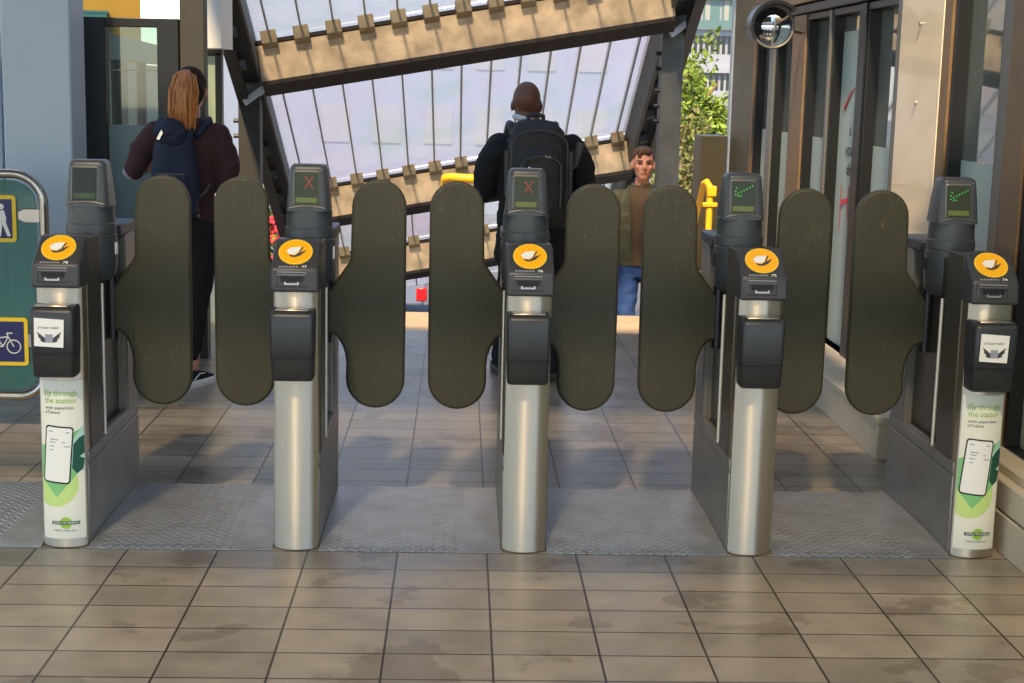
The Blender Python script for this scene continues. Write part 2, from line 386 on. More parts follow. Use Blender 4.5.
# ------------------------------------------------------------------ the ticket gates
GY = 5.174; ARC = .1136
def arc(u, z, off=0.):
    a = u/ARC; return ((ARC+off)*math.sin(a), ARC-(ARC+off)*math.cos(a), z)
SL = [-.088+.011*i for i in range(17)]
XZ = lambda y0: (lambda u, v, d: (u, d, v))
YZ = lambda u, v, d: (d, u, v)
cache = {}
def part(key, name, parent, fn):
    """first use builds the mesh, later uses share its data"""
    if key not in cache:
        o = fn(parent); cache[key] = o; o.name = name; return o
    src = cache[key]; o = src.copy(); C.objects.link(o); o.parent = parent; o.name = name; return o
def blade_outline():
    p = []
    cx, r = .2585, .1025
    for k in range(15): a = math.radians(180-180*k/14); p.append((cx+r*math.cos(a), 1.178+r*math.sin(a)))
    p.append((.3615, .80))
    cx, r = .2475, .1125
    for k in range(15): a = math.radians(0-180*k/14); p.append((cx+r*math.cos(a), .517+r*math.sin(a)))
    p += [(.1365, .575), (.133, .610), (.122, .645), (.104, .676), (.092, .688), (.05, .694), (.05, .862), (.066, .863), (.078, .870), (.145, .965), (.1515, .985)]
    return p
def make_paddle(sgn):
    def f(parent):
        pts = [(sgn*u, v) for u, v in blade_outline()]
        return MB().prism(pts, lambda u, v, d: (u, d, v), .53, .567).build('paddle', 'paddle_rubber', parent, bevel=.012, seg=4)
    return f
S0 = (-.016, 1.003); S1 = (.090, 1.093)                     # the sloped face of the reader head, in y-z
sl_len = math.hypot(S1[0]-S0[0], S1[1]-S0[1]); sd = ((S1[0]-S0[0])/sl_len, (S1[1]-S0[1])/sl_len); sn = (-sd[1], sd[0])
def slope(u, v, off=.0015): return (u, S0[0]+sd[0]*v+sn[0]*off, S0[1]+sd[1]*v+sn[1]*off)
def frontface(u, z, off=.0015):                              # lower face of the head
    t = (z-.925)/(1.003-.925); return (u, -.020+.004*t-off, z)
def yf(z): return .424+(z-1.17)/.17*.026                      # front of the display tower
def gate(x, label, number, sides, screen, poster, sticker):
    g = thing('ticket_gate', label, 'ticket gate', (x, GY, 0), 0, 'ticket gates in a row across the floor')
    def pedestal(p):
        pts = [arc(u, 0)[:2] for u in [ -.084+.168*i/20 for i in range(21)]]
        pts = pts+[(.0765, .10), (-.0765, .10)]
        return MB().prism(pts, lambda u, v, d: (u, v-ARC, d), 0.004, .93).build('pedestal', 'brushed_steel', p, angle=25, loc=(0, ARC, 0))
    part('pedestal', 'pedestal', g, pedestal)
    part('lower_panel', 'lower_panel', g, lambda p: MB().box((-.081, .055, .0), (.081, .88, .292)).build('x', 'side_steel', p, bevel=.004))
    def frame(p):
        m = MB(); m.box((-.081, .055, .296), (.081, .88, .340)); return m.build('x', 'side_steel', p, bevel=.003)
    part('sill', 'sill', g, frame)
    part('front_post', 'front_post', g, lambda p: MB().box((-.081, .095, .341), (.081, .27, 1.085)).build('x', 'shaded_steel', p, bevel=.004))
    part('rear_post', 'rear_post', g, lambda p: MB().box((-.081, .70, .341), (.081, .87, 1.04)).build('x', 'side_steel', p, bevel=.004))
    part('core_panel', 'core_panel', g, lambda p: MB().box((-.045, .272, .341), (.045, .698, 1.04)).build('x', 'shaded_steel', p))
    def rails(p):
        m = MB()
        m.box((-.079, .285, .341), (-.060, .695, .352)).box((.060, .285, .341), (.079, .695, .352)).box((-.078, .690, .352), (-.060, .699, 1.03)).box((.060, .690, .352), (.078, .699, 1.03))
        return m.build('x', 'side_steel', p, bevel=.0015)
    part('window_trim', 'window_trim', g, rails)
    part('top_cap', 'top_cap', g, lambda p: MB().box((-.086, .60, 1.04), (.086, .885, 1.085)).build('x', 'navy_plastic', p, bevel=.008))
    for s in (-1, 1):
        part('rod%d' % s, 'hinge_rod', g, lambda p: MB().cyl((s*.079, .31, .343), (s*.079, .31, .90), .0065).build('x', 'rod_metal', p))
    def head(p):
        pts = [(-.020, .925), (-.016, 1.003), (.090, 1.093), (.11, 1.096), (.142, 1.090), (.142, .925)]
        m = MB(); A = []
        for yy, zz in pts:
            hw = .084-.006*max(0, (zz-.95))/.15
            A.append([(-hw, yy, zz), (hw, yy, zz)])
        L = [m.bm.verts.new(a[0]) for a in A]; Rr = [m.bm.verts.new(a[1]) for a in A]; n = len(pts)
        m.bm.faces.new(L); m.bm.faces.new(Rr[::-1])
        for i in range(n): m.bm.faces.new((L[i], Rr[i], Rr[(i+1) % n], L[(i+1) % n]))
        bmesh.ops.recalc_face_normals(m.bm, faces=m.bm.faces); return m.build('x', 'head_plastic', p, bevel=.011, seg=4)
    hd = part('head', 'reader_head', g, head)
    def disc(p):
        m = MB(); m.prism(circle(-.002, .082, .0585, 48), lambda u, v, d: slope(u, v, d), -.001, .003); return m.build('x', 'yellow_rim', p)
    d = part('disc', 'reader_disc', hd, disc)
    part('disc2', 'disc_face', hd, lambda p: MB().prism(circle(-.002, .082, .0545, 48), lambda u, v, d: slope(u, v, d), .003, .0036).build('x', 'yellow_disc', p))
    part('icon', 'card_symbol', hd, lambda p: map_bm(poly_bm([(-.034, .086), (-.018, .102), (.016, .105), (.008, .081), (-.004, .068), (-.026, .071)]), lambda u, v: slope(u, v, .0042), 'x', 'white_print', p))
    part('icon2', 'hand_symbol', hd, lambda p: map_bm(poly_bm([(-.026, .067), (-.004, .064), (.012, .078), (.036, .090), (.018, .066), (-.001, .056), (-.017, .057)], [(.008, .079), (.020, .105), (.024, .102), (.012, .078)]), lambda u, v: slope(u, v, .0045), 'x', 'dark_print', p))
    def slotframe(p):
        m = MB(); a = rrect(.112, .046, .006, 3, -.010, .966); q = rrect(.102, .036, .004, 3, -.010, .966)
        A = [m.bm.verts.new(frontface(u, v, .002)) for u, v in a]; B = [m.bm.verts.new(frontface(u, v, .004)) for u, v in q]; n = len(a)
        for i in range(n): m.bm.faces.new((A[i], A[(i+1) % n], B[(i+1) % n], B[i]))
        bmesh.ops.recalc_face_normals(m.bm, faces=m.bm.faces); return m.build('x', 'tower_plastic', p)
    part('slotframe', 'slot_frame', hd, slotframe)
    part('slot', 'ticket_slot', hd, lambda p: map_bm(poly_bm([(-.045, .962), (.028, .962), (.032, .980), (-.048, .980)]), lambda u, v: frontface(u, v, .0025), 'x', 'slot_black', p))
    part('teeth', 'slot_lip', hd, lambda p: MB().box((-.030, -.026, .952), (.012, -.018, .958)).box((-.034, -.027, .952), (-.028, -.018, .963)).box((.010, -.027, .952), (.016, -.018, .963)).build('x', 'chrome', p))
    part('line', 'printed_line', hd, lambda p: map_bm(poly_bm([(-.058, .9935), (.040, .9935), (.040, .9965), (-.058, .9965)]), lambda u, v: frontface(u, v, .002), 'x', 'grey_print', p))
    part('mark', 'printed_mark', hd, lambda p: map_bm(poly_bm(*[[(-.054+.0115*i, .010), (-.046+.0115*i, .010), (-.046+.0115*i, .016), (-.054+.0115*i, .016)] for i in range(6)]), lambda u, v: slope(u, v, .0015), 'x', 'grey_print', p))
    map_bm(text_bm(number, .0175, .024, .009, .02, .0105), lambda u, v: slope(u, v, .0015), 'gate_number', 'white_print', hd)
    # reader box on the pedestal
    def rbox(p):
        rings = []
        for z, w, dpt in ((.622, .132, .052), (.630, .142, .062), (.75, .148, .070), (.845, .150, .074), (.856, .150, .070), (.868, .142, .050)):
            rings.append([(u, v, z) for u, v in rrect(w, dpt+.05, .016, 5, -.004, -dpt/2+.025)])
        return MB().loft(rings).build('x', 'box_plastic', p, angle=50)
    bx = part('rbox', 'ticket_reader', g, rbox)
    part('rwin', 'scanner_window', bx, lambda p: MB().box((-.062, -.060, .866), (.052, -.022, .872)).build('x', 'brushed_steel', p, bevel=.003))
    part('rgroove', 'box_seam', bx, lambda p: MB().box((-.079, -.0725, .706), (.0705, .0, .7075)).build('x', 'black_plastic', p))
    if sticker:
        yb = -.0745
        part('stk', 'white_sticker', bx, lambda p: map_bm(poly_bm([(-.062, .735), (.036, .730), (.040, .826), (-.060, .832)]), lambda u, v: (u, yb-.002, v), 'x', 'white_print', p))
        part('stktext', 'sticker_text', bx, lambda p: map_bm(text_bm('eTicket reader', .072, -.048, .795), lambda u, v: (u, yb-.003, v), 'x', 'dark_print', p))
        wing = [(-.016, .757), (-.052, .785), (-.046, .770), (-.048, .768), (-.038, .757), (-.040, .752), (-.028, .748), (-.018, .748)]
        part('stkwing', 'wing_symbol', bx, lambda p: map_bm(poly_bm(wing, [(-.022-u, v) for u, v in wing][::-1]), lambda u, v: (u, yb-.003, v), 'x', 'dark_print', p))
        part('stkcode', 'code_panel', bx, lambda p: map_bm(poly_bm([(-.024, .748), (.002, .748), (.002, .776), (-.024, .776)]), lambda u, v: (u, yb-.0035, v), 'x', 'grey_print', p))
    # pod and display tower
    def pod(p):
        return MB().lathe([(.045, .884), (.072, .892), (.086, .915), (.092, .95), (.0925, 1.058), (.089, 1.061), (.089, 1.066), (.0915, 1.069), (.0905, 1.100), (.0865, 1.104), (.0845, 1.168), (.07, 1.176)], (0, .506, 0), 40).build('x', 'tower_plastic', p, angle=30)
    pd = part('pod', 'pod', g, pod)
    part('podplate', 'side_plate', pd, lambda p: MB().box((.088, .485, .985), (.095, .515, 1.030)).build('x', 'white_print', p, bevel=.002))
    part('podport', 'side_port', pd, lambda p: MB().box((-.095, .485, .985), (-.088, .515, 1.030)).build('x', 'slot_black', p, bevel=.002))
    def tower(p):
        rings = []
        for z, w, y0, y1, r in ((1.166, .160, .424, .590, .03), (1.180, .158, .426, .588, .03), (1.25, .148, .4365, .575, .026), (1.316, .137, .4465, .560, .024), (1.327, .131, .450, .556, .022), (1.335, .115, .460, .548, .02)):
            rings.append([(u, v, z) for u, v in rrect(w, y1-y0, r, 6, 0, (y0+y1)/2)])
        return MB().loft(rings).build('x', 'tower_plastic', p, angle=40)
    tw = part('tower', 'display_tower', g, tower)
    T = lambda off: (lambda u, v: (u, yf(v)-off, v))
    def bez(p):
        m = MB(); a = rrect(.100, .132, .010, 4, -.004, 1.249); q = rrect(.090, .120, .006, 4, -.004, 1.249)
        A = [m.bm.verts.new(T(.0005)(u, v)) for u, v in a]; B = [m.bm.verts.new(T(.004)(u, v)) for u, v in q]; n = len(a)
        for i in range(n): m.bm.faces.new((A[i], A[(i+1) % n], B[(i+1) % n], B[i]))
        bmesh.ops.recalc_face_normals(m.bm, faces=m.bm.faces); return m.build('x', 'grey_frame', p)
    part('bezel', 'bezel', tw, bez)
    off = screen == 'off'
    sc = part('scr%d' % off, 'screen', tw, lambda p: map_bm(poly_bm(rrect(.090, .120, .006, 4, -.004, 1.249)), T(.0036), 'x', 'lcd_off' if off else 'clear_lcd', p))
    part('band%d' % off, 'screen_band', tw, lambda p: map_bm(poly_bm([(-.043, 1.198), (.035, 1.198), (.035, 1.216), (-.043, 1.216)]), T(.0042), 'x', 'lcd_band_off' if off else 'lcd_band', p))
    if screen == 'cross':
        w_ = .0022
        part('cross', 'cross_symbol', tw, lambda p: map_bm(poly_bm([(-.010-w_, 1.262), (-.010+w_, 1.262), (.020+w_, 1.306), (.020-w_, 1.306)], [(-.010-w_, 1.306), (.020-w_, 1.262), (.020+w_, 1.262), (-.010+w_, 1.306)]), (lambda u, v: T(.0046)(u, v-.012)), 'x', 'led_red', p))
    if screen == 'arrow':
        dots = [(-.034+.0105*i, 1.270+.0055*i) for i in range(7)]+[(-.034, 1.282), (-.030, 1.294), (-.024, 1.266), (-.014, 1.266), (-.024, 1.275)]
        part('arrow', 'arrow_symbol', tw, lambda p: map_bm(poly_bm(*[circle(u, v, .0026, 8) for u, v in dots]), (lambda u, v: T(.0046)(u, v-.012)), 'x', 'led_green', p))
    def brow(p):
        top = [(-.066+.132*k/14, 1.176+.010*math.sin(PI*k/14)) for k in range(15)]
        return MB().tube([T(.0005)(u, v) for u, v in top], .0028, 6).build('x', 'grey_frame', p)
    part('brow', 'curved_rib', tw, brow)
    part('tscrew', 'screw_cap', tw, lambda p: MB().ell((.052, .446, 1.317), (.003, .003, .003), seg=8).build('x', 'chrome', p))
    for s in sides:
        pl = part('paddle%d' % s, 'paddle', g, make_paddle(s))
        part('hub%d' % s, 'paddle_hub', g, lambda p: MB().cyl((s*.058, .548, .66), (s*.058, .548, .90), .024).build('x', 'black_plastic', p))
    if poster:
        A = lambda off: (lambda u, v: arc(u, v, off))
        x0, x1, z0, z1 = -.078, .078, .035, .600
        def P(key, nm, polys, mt, off, sub=None):
            ps = [q for q in (clip(q, x0, x1, z0, z1) for q in polys) if len(q) > 2]
            return part(key, nm, sub or g, lambda p: map_bm(poly_bm(*ps), A(off), 'x', mt, p, SL))
        po = P('poster', 'poster', [[(x0, z0), (x1, z0), (x1, z1), (x0, z1)]], 'poster_paper', .0012)
        P('p1', 'green_circle', [circle(-.030, .235, .085)], 'poster_light_green', .0016, po)
        P('p2', 'green_wedge', [[(-.09, .27), (-.02, .185), (.09, .315), (.09, .44), (-.09, .36)]], 'poster_mid_green', .0020, po)
        P('p3', 'teal_wedge', [[(.078, .445), (.035, .385), (.03, .30), (.078, .30)]], 'poster_teal', .0023, po)
        lf = [(.040, .375), (.060, .398), (.082, .408), (.090, .36), (.082, .345), (.060, .330), (.078, .322), (.072, .285), (.050, .270), (.034, .290)]
        P('p4', 'leaf_wing', [lf], 'poster_dark_green', .0026, po)
        def rot(p, a, cx, cy): ca, sa = math.cos(a), math.sin(a); return [(cx+(x-cx)*ca-(y-cy)*sa, cy+(x-cx)*sa+(y-cy)*ca) for x, y in p]
        P('p5', 'phone_picture', [rot(rrect(.098, .205, .012, 5, -.014, .338), -.085, -.014, .338)], 'phone_black', .0030, po)
        P('p6', 'phone_screen', [rot(rrect(.088, .194, .009, 5, -.014, .338), -.085, -.014, .338)], 'white_print', .0034, po)
        ln = [(-.050, .418, .016), (.008, .418, .014), (-.044, .390, .030), (-.044, .380, .022), (.000, .382, .010), (-.044, .366, .018), (.006, .368, .020), (-.042, .352, .012)]
        P('p7', 'ticket_lines', [rot([(u, v), (u+w2, v), (u+w2, v+.0035), (u, v+.0035)], -.085, -.014, .338) for u, v, w2 in ln], 'grey_print', .0037, po)
        def T2(key, nm, body, wd, u, v, mt, bold=.01, h=None):
            return part(key, nm, po, lambda p: map_bm(text_bm(body, wd, u, v, bold, h), A(.0024 if mt != 'white_print' else .0034), 'x', mt, p, SL))
        T2('t1', 'poster_text', 'Fly through', .112, -.056, .548, 'lime_text', .008, .020)
        T2('t2', 'poster_text', 'the station', .108, -.056, .522, 'lime_text', .008, .019)
        T2('t3', 'poster_text', 'with paperless', .100, -.055, .500, 'dark_print', .0, .011)
        T2('t4', 'poster_text', 'eTickets', .054, -.055, .484, 'dark_print', .0, .011)
        P('p8', 'logo_circle', [circle(.008, .092, .021)], 'poster_green', .0016, po)
        P('p9', 'logo_bar', [[(-.040, .0865), (.056, .0865), (.056, .0985), (-.040, .0985)]], 'poster_dark_green', .0028, po)
        T2('t5', 'logo_text', 'SOUTHERN', .086, -.035, .089, 'white_print', .01, .0075)
        T2('t6', 'poster_text', "We're with you", .076, -.032, .062, 'dark_print', .005, .007)
    return g
specs = [(-1, 'leftmost ticket gate, poster on its pedestal and a dark blank display', '78', (1,), 'off', True, True),
         (0, 'second ticket gate from the left, plain steel pedestal, flowers behind its display', '77', (-1, 1), 'cross', False, False),
         (0, 'middle ticket gate of the row, in front of the bald man, red cross on display', '76', (-1, 1), 'cross', False, False),
         (0, 'ticket gate fourth from the left, green arrow on display, no poster', '75', (-1, 1), 'arrow', False, False),
         (0, 'rightmost ticket gate, poster on its pedestal, green arrow on its display', '74', (-1,), 'arrow', True, True)]
GX = [-1.3712+.8094*i for i in range(5)]
for i, (_, lab, num, sides, scr, po, st) in enumerate(specs): gate(GX[i], lab, num, sides, scr, po, st)

# tread plates in the lanes
def plate(x0, x1, label):
    w = (x1-x0); xc = (x0+x1)/2
    prof = [(0, .0), (.0, .004), (.03, .009), (.30, .016), (.60, .016), (.86, .006), (.88, .0)]
    m = MB(); m.prism(prof, lambda u, v, d: (d, u, v), -w/2, w/2)
    o = m.build('tread_plate', 'tread_plate', angle=20); o.location = (xc, GY, .0005)
    return tag(o, label, 'metal plate', 'raised tread plates in the gate lanes')
labs = ['tread plate in the lane between the first and second gates from the left', 'tread plate in the lane between the second gate and the middle gate',
        'tread plate in the lane just right of the middle gate, bluish sheen', 'tread plate in the rightmost lane beside the glazed wall']
for i in range(4): plate(GX[i]+.0825, GX[i+1]-.0825, labs[i])
plate(-2.12, GX[0]-.0825, 'tread plate left of the leftmost gate, in front of the glass barrier')

# ------------------------------------------------------------------ glass barrier at the left
bar = thing('glass_barrier', 'steel tube barrier with teal glass and two blue signs at the left', 'barrier', (-2.6, 7.0, 0))
def bp(x, z): return (x+2.6, 0, z)
xr, xl, zt, zb, r = -1.905, -3.3, 1.19, .155, .14
loop = []
for cx, cz, a0 in ((xr-r, zt-r, 0), (xl+r, zt-r, 90), (xl+r, zb+r, 180), (xr-r, zb+r, 270)):
    for k_ in range(9): a = math.radians(a0+90*k_/8); loop.append(bp(cx+r*math.cos(a), cz+r*math.sin(a)))
MB().tube(loop, .021, 14, closed=True).build('tube_frame', 'rail_steel', bar, angle=60)
MB().prism(rrect(xr-xl-.065, zt-zb-.06, .115, 6, (xr+xl)/2+2.6, (zt+zb)/2), lambda u, v, d: (u, d, v), -.005, .005).build('glass_panel', 'teal_glass', bar)
for z in (1.0, .42):
    MB().prism([(xr+2.6-.115, z-.018), (xr+2.6-.085, z-.032), (xr+2.6-.015, z-.032), (xr+2.6-.015, z+.032), (xr+2.6-.085, z+.032), (xr+2.6-.115, z+.018)], lambda u, v, d: (u, d, v), -.014, -.006).build('glass_clamp', 'rail_steel', bar, bevel=.003)
for x in (-3.1, -2.35): MB().cyl((x+2.6, 0, 0), (x+2.6, 0, .15), .02).build('foot_post', 'rail_steel', bar)
def sign(cx, cz, w, h, name):
    s = MB().prism(rrect(w, h, .018, 5, cx, cz), lambda u, v, d: (u, d, v), -.016, -.008).build(name, 'sign_yellow', bar)
    MB().prism(rrect(w-.036, h-.036, .004, 3, cx, cz), lambda u, v, d: (u, d, v), -.0175, -.0162).build('sign_face', 'sign_blue', s)
    return s
F = lambda off: (lambda u, v: (u, off, v))
s1 = sign(.508-.07, .985, .27, .215, 'person_sign')
# walking figure with a guide arm
def fig(cx, cz, k):
    q = lambda pts: [(cx+x*k, cz+y*k) for x, y in pts]
    return [q([(-.018, .035), (.012, .042), (.022, .005), (.020, -.02), (-.012, -.02)]), q([(-.018, .030), (-.055, .004), (-.050, -.004), (-.012, .016)]),
            q([(-.012, -.018), (.004, -.018), (-.006, -.085), (-.022, -.085)]), q([(.0, -.018), (.020, -.018), (.042, -.083), (.026, -.085)]), circle(cx-.002*k, cz+.058*k, .0145*k, 20)]
map_bm(poly_bm(*fig(.508, .985, .95)), F(-.019), 'walking_symbol', 'white_print', s1)
q = [(.43+x, .985+z) for x, z in ((-.02, .02), (.0, .02), (.0, -.01), (.03, -.01), (.03, -.02), (-.02, -.02))]
map_bm(poly_bm(q, circle(.425, .955, .026, 24)), F(-.019), 'wheelchair_symbol', 'white_print', s1)
s2 = sign(.545-.07, .415, .27, .225, 'bicycle_sign')
bk = MB()
for cx in (.438, .545):
    bk.tube([(cx+.031*math.cos(2*PI*i/20), -.019, .392+.031*math.sin(2*PI*i/20)) for i in range(20)], .0028, 6, closed=True)
for a, b_ in (((.438, .392), (.470, .432)), ((.470, .432), (.520, .438)), ((.520, .438), (.545, .392)), ((.495, .392), (.520, .438)), ((.495, .392), (.470, .432)), ((.438, .392), (.495, .392)), ((.520, .438), (.514, .455)), ((.514, .455), (.540, .455)), ((.470, .432), (.466, .446)), ((.456, .447), (.476, .447))):
    bk.tube([(a[0], -.019, a[1]), (b_[0], -.019, b_[1])], .0028, 6)
bk.build('bicycle_symbol', 'white_print', s2)

# ------------------------------------------------------------------ left side: column, door, glazed wall behind
struct(MB().box((-2.46, 8.3, 0), (-2.095, 8.62, 4)).build('wall_column_left', 'white_column', bevel=.01))
b = MB(); 
for i in range(16): x = -2.47-.11*i; b.box((x-.06, 8.68, 0), (x, 8.74, 4)); b.box((x-.11, 8.70, 0), (x-.06, 8.76, 4))
struct(b.build('wall_left', 'corrugated', bevel=.008))
dr = MB().box((-2.245, 8.85, 0), (-2.035, 8.95, 1.95)).box((-1.742, 8.85, 0), (-1.62, 8.95, 1.965)).box((-2.245, 8.86, 1.915), (-1.62, 8.94, 1.965)).build('door_1', 'black_frame', bevel=.004); struct(dr)
struct(MB().box((-2.035, 8.90, .01), (-1.742, 8.925, 1.358)).build('frosted_panel', 'frosted_door', dr))
MB().box((-2.035, 8.908, 1.358), (-1.742, 8.918, 1.915)).build('glass_pane', 'door_glass', dr)
MB().box((-2.035, 8.898, 1.668), (-1.742, 8.906, 1.674)).build('door_line', 'grey_frame', dr)
struct(MB().box((-1.615, 8.86, 0), (-1.475, 8.98, 4)).box((-1.64, 8.84, 0), (-1.60, 9.0, .02)).build('trim_31', 'dark_column', bevel=.006))

sh = thing('glazed_shelter', 'glazed shelter wall with grey fascia seen through the dark door frame', 'shelter', (-2.68, 11, 0))
A0 = Vector((-2.68, 11, 0)); A1 = Vector((-3.40, 17.6, 0)); dd = (A1-A0); L = dd.length; dn = dd.normalized(); side = Vector((dn.y, -dn.x, 0))
def wallbox(t0, t1, z0, z1, th0, th1):
    m = MB(); vs = []
    for t in (t0, t1):
        for th in (th0, th1):
            for z in (z0, z1): vs.append(m.bm.verts.new(dn*t+side*th+Vector((0, 0, z))))
    for f in ((0, 1, 3, 2), (4, 6, 7, 5), (0, 4, 5, 1), (2, 3, 7, 6), (0, 2, 6, 4), (1, 5, 7, 3)): m.bm.faces.new([vs[k] for k in f])
    bmesh.ops.recalc_face_normals(m.bm, faces=m.bm.faces); return m
wallbox(-1, L, 1.76, 1.955, -.06, .06).build('fascia', 'grey_frame', sh)
wallbox(-1, L, .5, 1.74, -.008, .008).build('glass_wall', 'shelter_glass', sh)
wallbox(-1, L, 0, .5, -.04, .04).build('base_wall', 'grey_frame', sh)
for t, wd in ((-.2, .08), (.35, .06), (1.9, .5), (4.0, .12), (6.5, .1)): wallbox(t, t+wd, .5, 1.76, -.03, .05).build('post', 'black_frame', sh)
kk = thing('kiosk', 'cream kiosk with dark framed window behind the woman ponytail', 'kiosk', (-1.627, 10.2, 0))
MB().box((-.17, 0, 1.83), (.04, .5, 3.2)).build('cream_panel', 'kiosk_cream', kk)
MB().box((-.17, .01, 0), (.0, .5, 1.25)).build('lower_panel', 'kiosk_cream', kk)
MB().box((-.17, -.02, 1.78), (.045, .06, 1.825)).box((.0, -.02, .0), (.044, .06, 1.80)).build('window_frame', 'black_frame', kk, bevel=.004)
MB().box((-.17, .03, 1.25), (.0, .05, 1.78)).build('glass_pane', 'shelter_glass', kk)

# ------------------------------------------------------------------ right side: glazed wall
XW = 2.12
def wb(y0, y1, z0, z1, x0, x1, mt, name, par=None, bevel=.004): return MB().box((x0, y0, z0), (x1, y1, z1)).build(name, mt, par, bevel=bevel)
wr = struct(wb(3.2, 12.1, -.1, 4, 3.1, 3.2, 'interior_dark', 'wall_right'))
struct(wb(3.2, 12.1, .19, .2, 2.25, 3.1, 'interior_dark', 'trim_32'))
pan = [(3.3, 5.66, .30), (6.03, 6.60, .24), (7.52, 8.04, .20), (8.25, 8.80, .20), (8.93, 9.45, .20), (9.90, 10.38, .2), (10.62, 11.06, .2)]
for i, (y0, y1, zb_) in enumerate(pan):
    zt_ = 3.4 if i < 2 else (2.07 if i < 5 else 2.0)
    fr = struct(MB().box((XW+.01, y0-.03, zb_-.04), (XW+.10, y1+.03, zb_)).box((XW+.01, y0-.03, zt_), (XW+.10, y1+.03, zt_+.04)).box((XW+.01, y1, zb_), (XW+.10, y1+.03, zt_)).box((XW+.01, y0-.03, zb_), (XW+.10, y0, zt_)).build('window_%d' % (i+1), 'black_frame', bevel=.004))
    MB().box((XW+.075, y0, zb_), (XW+.083, y1, zt_)).build('glass_pane', 'shop_glass', fr)
    fz = 1.36 if i else 1.30
    if i != 3: MB().box((XW+.070, y0, zb_+.0), (XW+.074, y1, fz)).build('frosted_film', 'frosted_film', fr)
    else:
        MB().box((XW+.070, y0, zb_), (XW+.074, y1, 1.98)).build('frosted_film', 'frosted_film', fr)
        G = lambda u, v: (XW+.066, y1-u, v)
        for body, u, v, wd, h in (('i', .26, 1.40, .02, .045), ('HOUSE', .20, 1.285, .20, .05), ('dine', .24, 1.18, .16, .06)):
            map_bm(text_bm(body, wd, u, v, .02, h), G, 'window_text', 'dark_print', fr)
        map_bm(poly_bm([(.10, 1.55), (.22, 1.64), (.34, 1.67), (.24, 1.62), (.12, 1.53)]), G, 'swoosh_mark', 'tail_red', fr)
        map_bm(poly_bm([(.14, .86), (.155, .86), (.155, 1.12), (.14, 1.12)], [(.30, .93), (.315, .93), (.315, 1.12), (.30, 1.12)], [(.155, 1.0), (.30, 1.02), (.30, 1.05), (.155, 1.03)]), G, 'red_mark', 'flower_pink', fr)
posts = [(5.69, 5.90, 'brown_frame', 4), (5.90, 5.995, 'grey_frame', 4), (6.64, 6.75, 'brown_frame', 4), (7.405, 7.48, 'grey_frame', 4), (8.075, 8.21, 'black_frame', 2.11), (8.84, 8.89, 'grey_frame', 2.11),
         (9.49, 9.86, 'brown_frame', 2.11), (10.42, 10.58, 'grey_frame', 2.11), (11.10, 11.2, 'brown_frame', 2.11), (11.2, 12.06, 'olive_steel', 4)]
for i, (y0, y1, mt_, h) in enumerate(posts): struct(wb(y0, y1, .2, h, XW, XW+.16, mt_, 'trim_%d' % (40+i)))
cp = struct(wb(6.75, 7.405, .2, 4, XW-.003, XW+.16, 'cream_panel', 'trim_51'))
for z in (1.96, 1.60, 2.3, .9):
    MB().cyl((XW-.013, 7.08, z), (XW-.003, 7.08, z), .012).build('bolt', 'chrome', cp)
struct(wb(11.98, 12.08, .2, 4, XW-.012, XW+.02, 'white_column', 'trim_52'))  # pale strip paints the lit far edge of the olive post
struct(wb(7.48, 11.2, 2.115, 2.165, XW-.015, XW+.16, 'black_frame', 'trim_53'))
struct(wb(7.48, 11.2, 2.175, 2.235, XW-.03, XW+.16, 'brown_frame', 'trim_54'))
for i, (y0, y1) in enumerate(((7.48, 8.6), (8.63, 9.7), (9.73, 11.2))): struct(wb(y0, y1, 2.245, 4, XW, XW+.16, 'brown_frame', 'trim_%d' % (55+i)))
struct(wb(12.02, 12.4, .0, 1.27, 1.90, 2.10, 'olive_steel', 'trim_59'))
# plinths
struct(MB().box((1.90, 6.61, 0), (2.28, 12.1, .175)).box((1.893, 6.60, .172), (2.28, 12.1, .20)).build('baseboard_right', 'plinth_stone', bevel=.004))
struct(MB().box((1.985, 3.2, 0), (2.28, 6.59, .145)).box((1.99, 3.2, .152), (2.28, 6.59, .26)).box((2.03, 3.2, .26), (2.28, 6.59, .295)).build('baseboard_near', 'plinth_stone', bevel=.006))

# convex mirror
mr = thing('convex_mirror', 'round convex mirror with a black hood high on the right wall', 'mirror', (1.775, 8.8, 2.0))
b = MB(); R_ = .116; rings = []
for k_ in range(9):
    a = math.radians(48*k_/8); rr = max(.0005, R_*math.sin(a)/math.sin(math.radians(48))); yy = -(R_/math.sin(math.radians(48)))*(math.cos(a)-math.cos(math.radians(48)))
    rings.append([(rr*math.cos(2*PI*j/40), yy, rr*math.sin(2*PI*j/40)) for j in range(40)])
b.loft(rings); b.build('mirror_face', 'mirror_silver', mr, angle=80)
MB().tube([(  .119*math.cos(2*PI*j/40), 0, .119*math.sin(2*PI*j/40)) for j in range(40)], .007, 8, closed=True).build('rim', 'grey_frame', mr, angle=80)
b = MB(); hp = []
for k_ in range(17):
    a = math.radians(40+175*k_/16); hp.append(a)
pts = [(.128*math.cos(a), .128*math.sin(a)) for a in hp]+[(.146*math.cos(a), .146*math.sin(a)) for a in hp[::-1]]
b.prism(pts, lambda u, v, d: (u, d, v), -.09, .05); b.build('hood', 'black_plastic', mr)
b = MB(); b.lathe([(.118, 0), (.108, .03), (.05, .05), (.02, .055)], (0, 0, 0), 32)
bmesh.ops.rotate(b.bm, verts=b.bm.verts, cent=(0, 0, 0), matrix=Matrix.Rotation(-PI/2, 3, 'X')); b.build('back_shell', 'black_plastic', mr)
MB().tube([(0, .05, 0), (.12, .25, 0), (.33, .75, 0)], .014, 8).build('arm', 'grey_frame', mr)

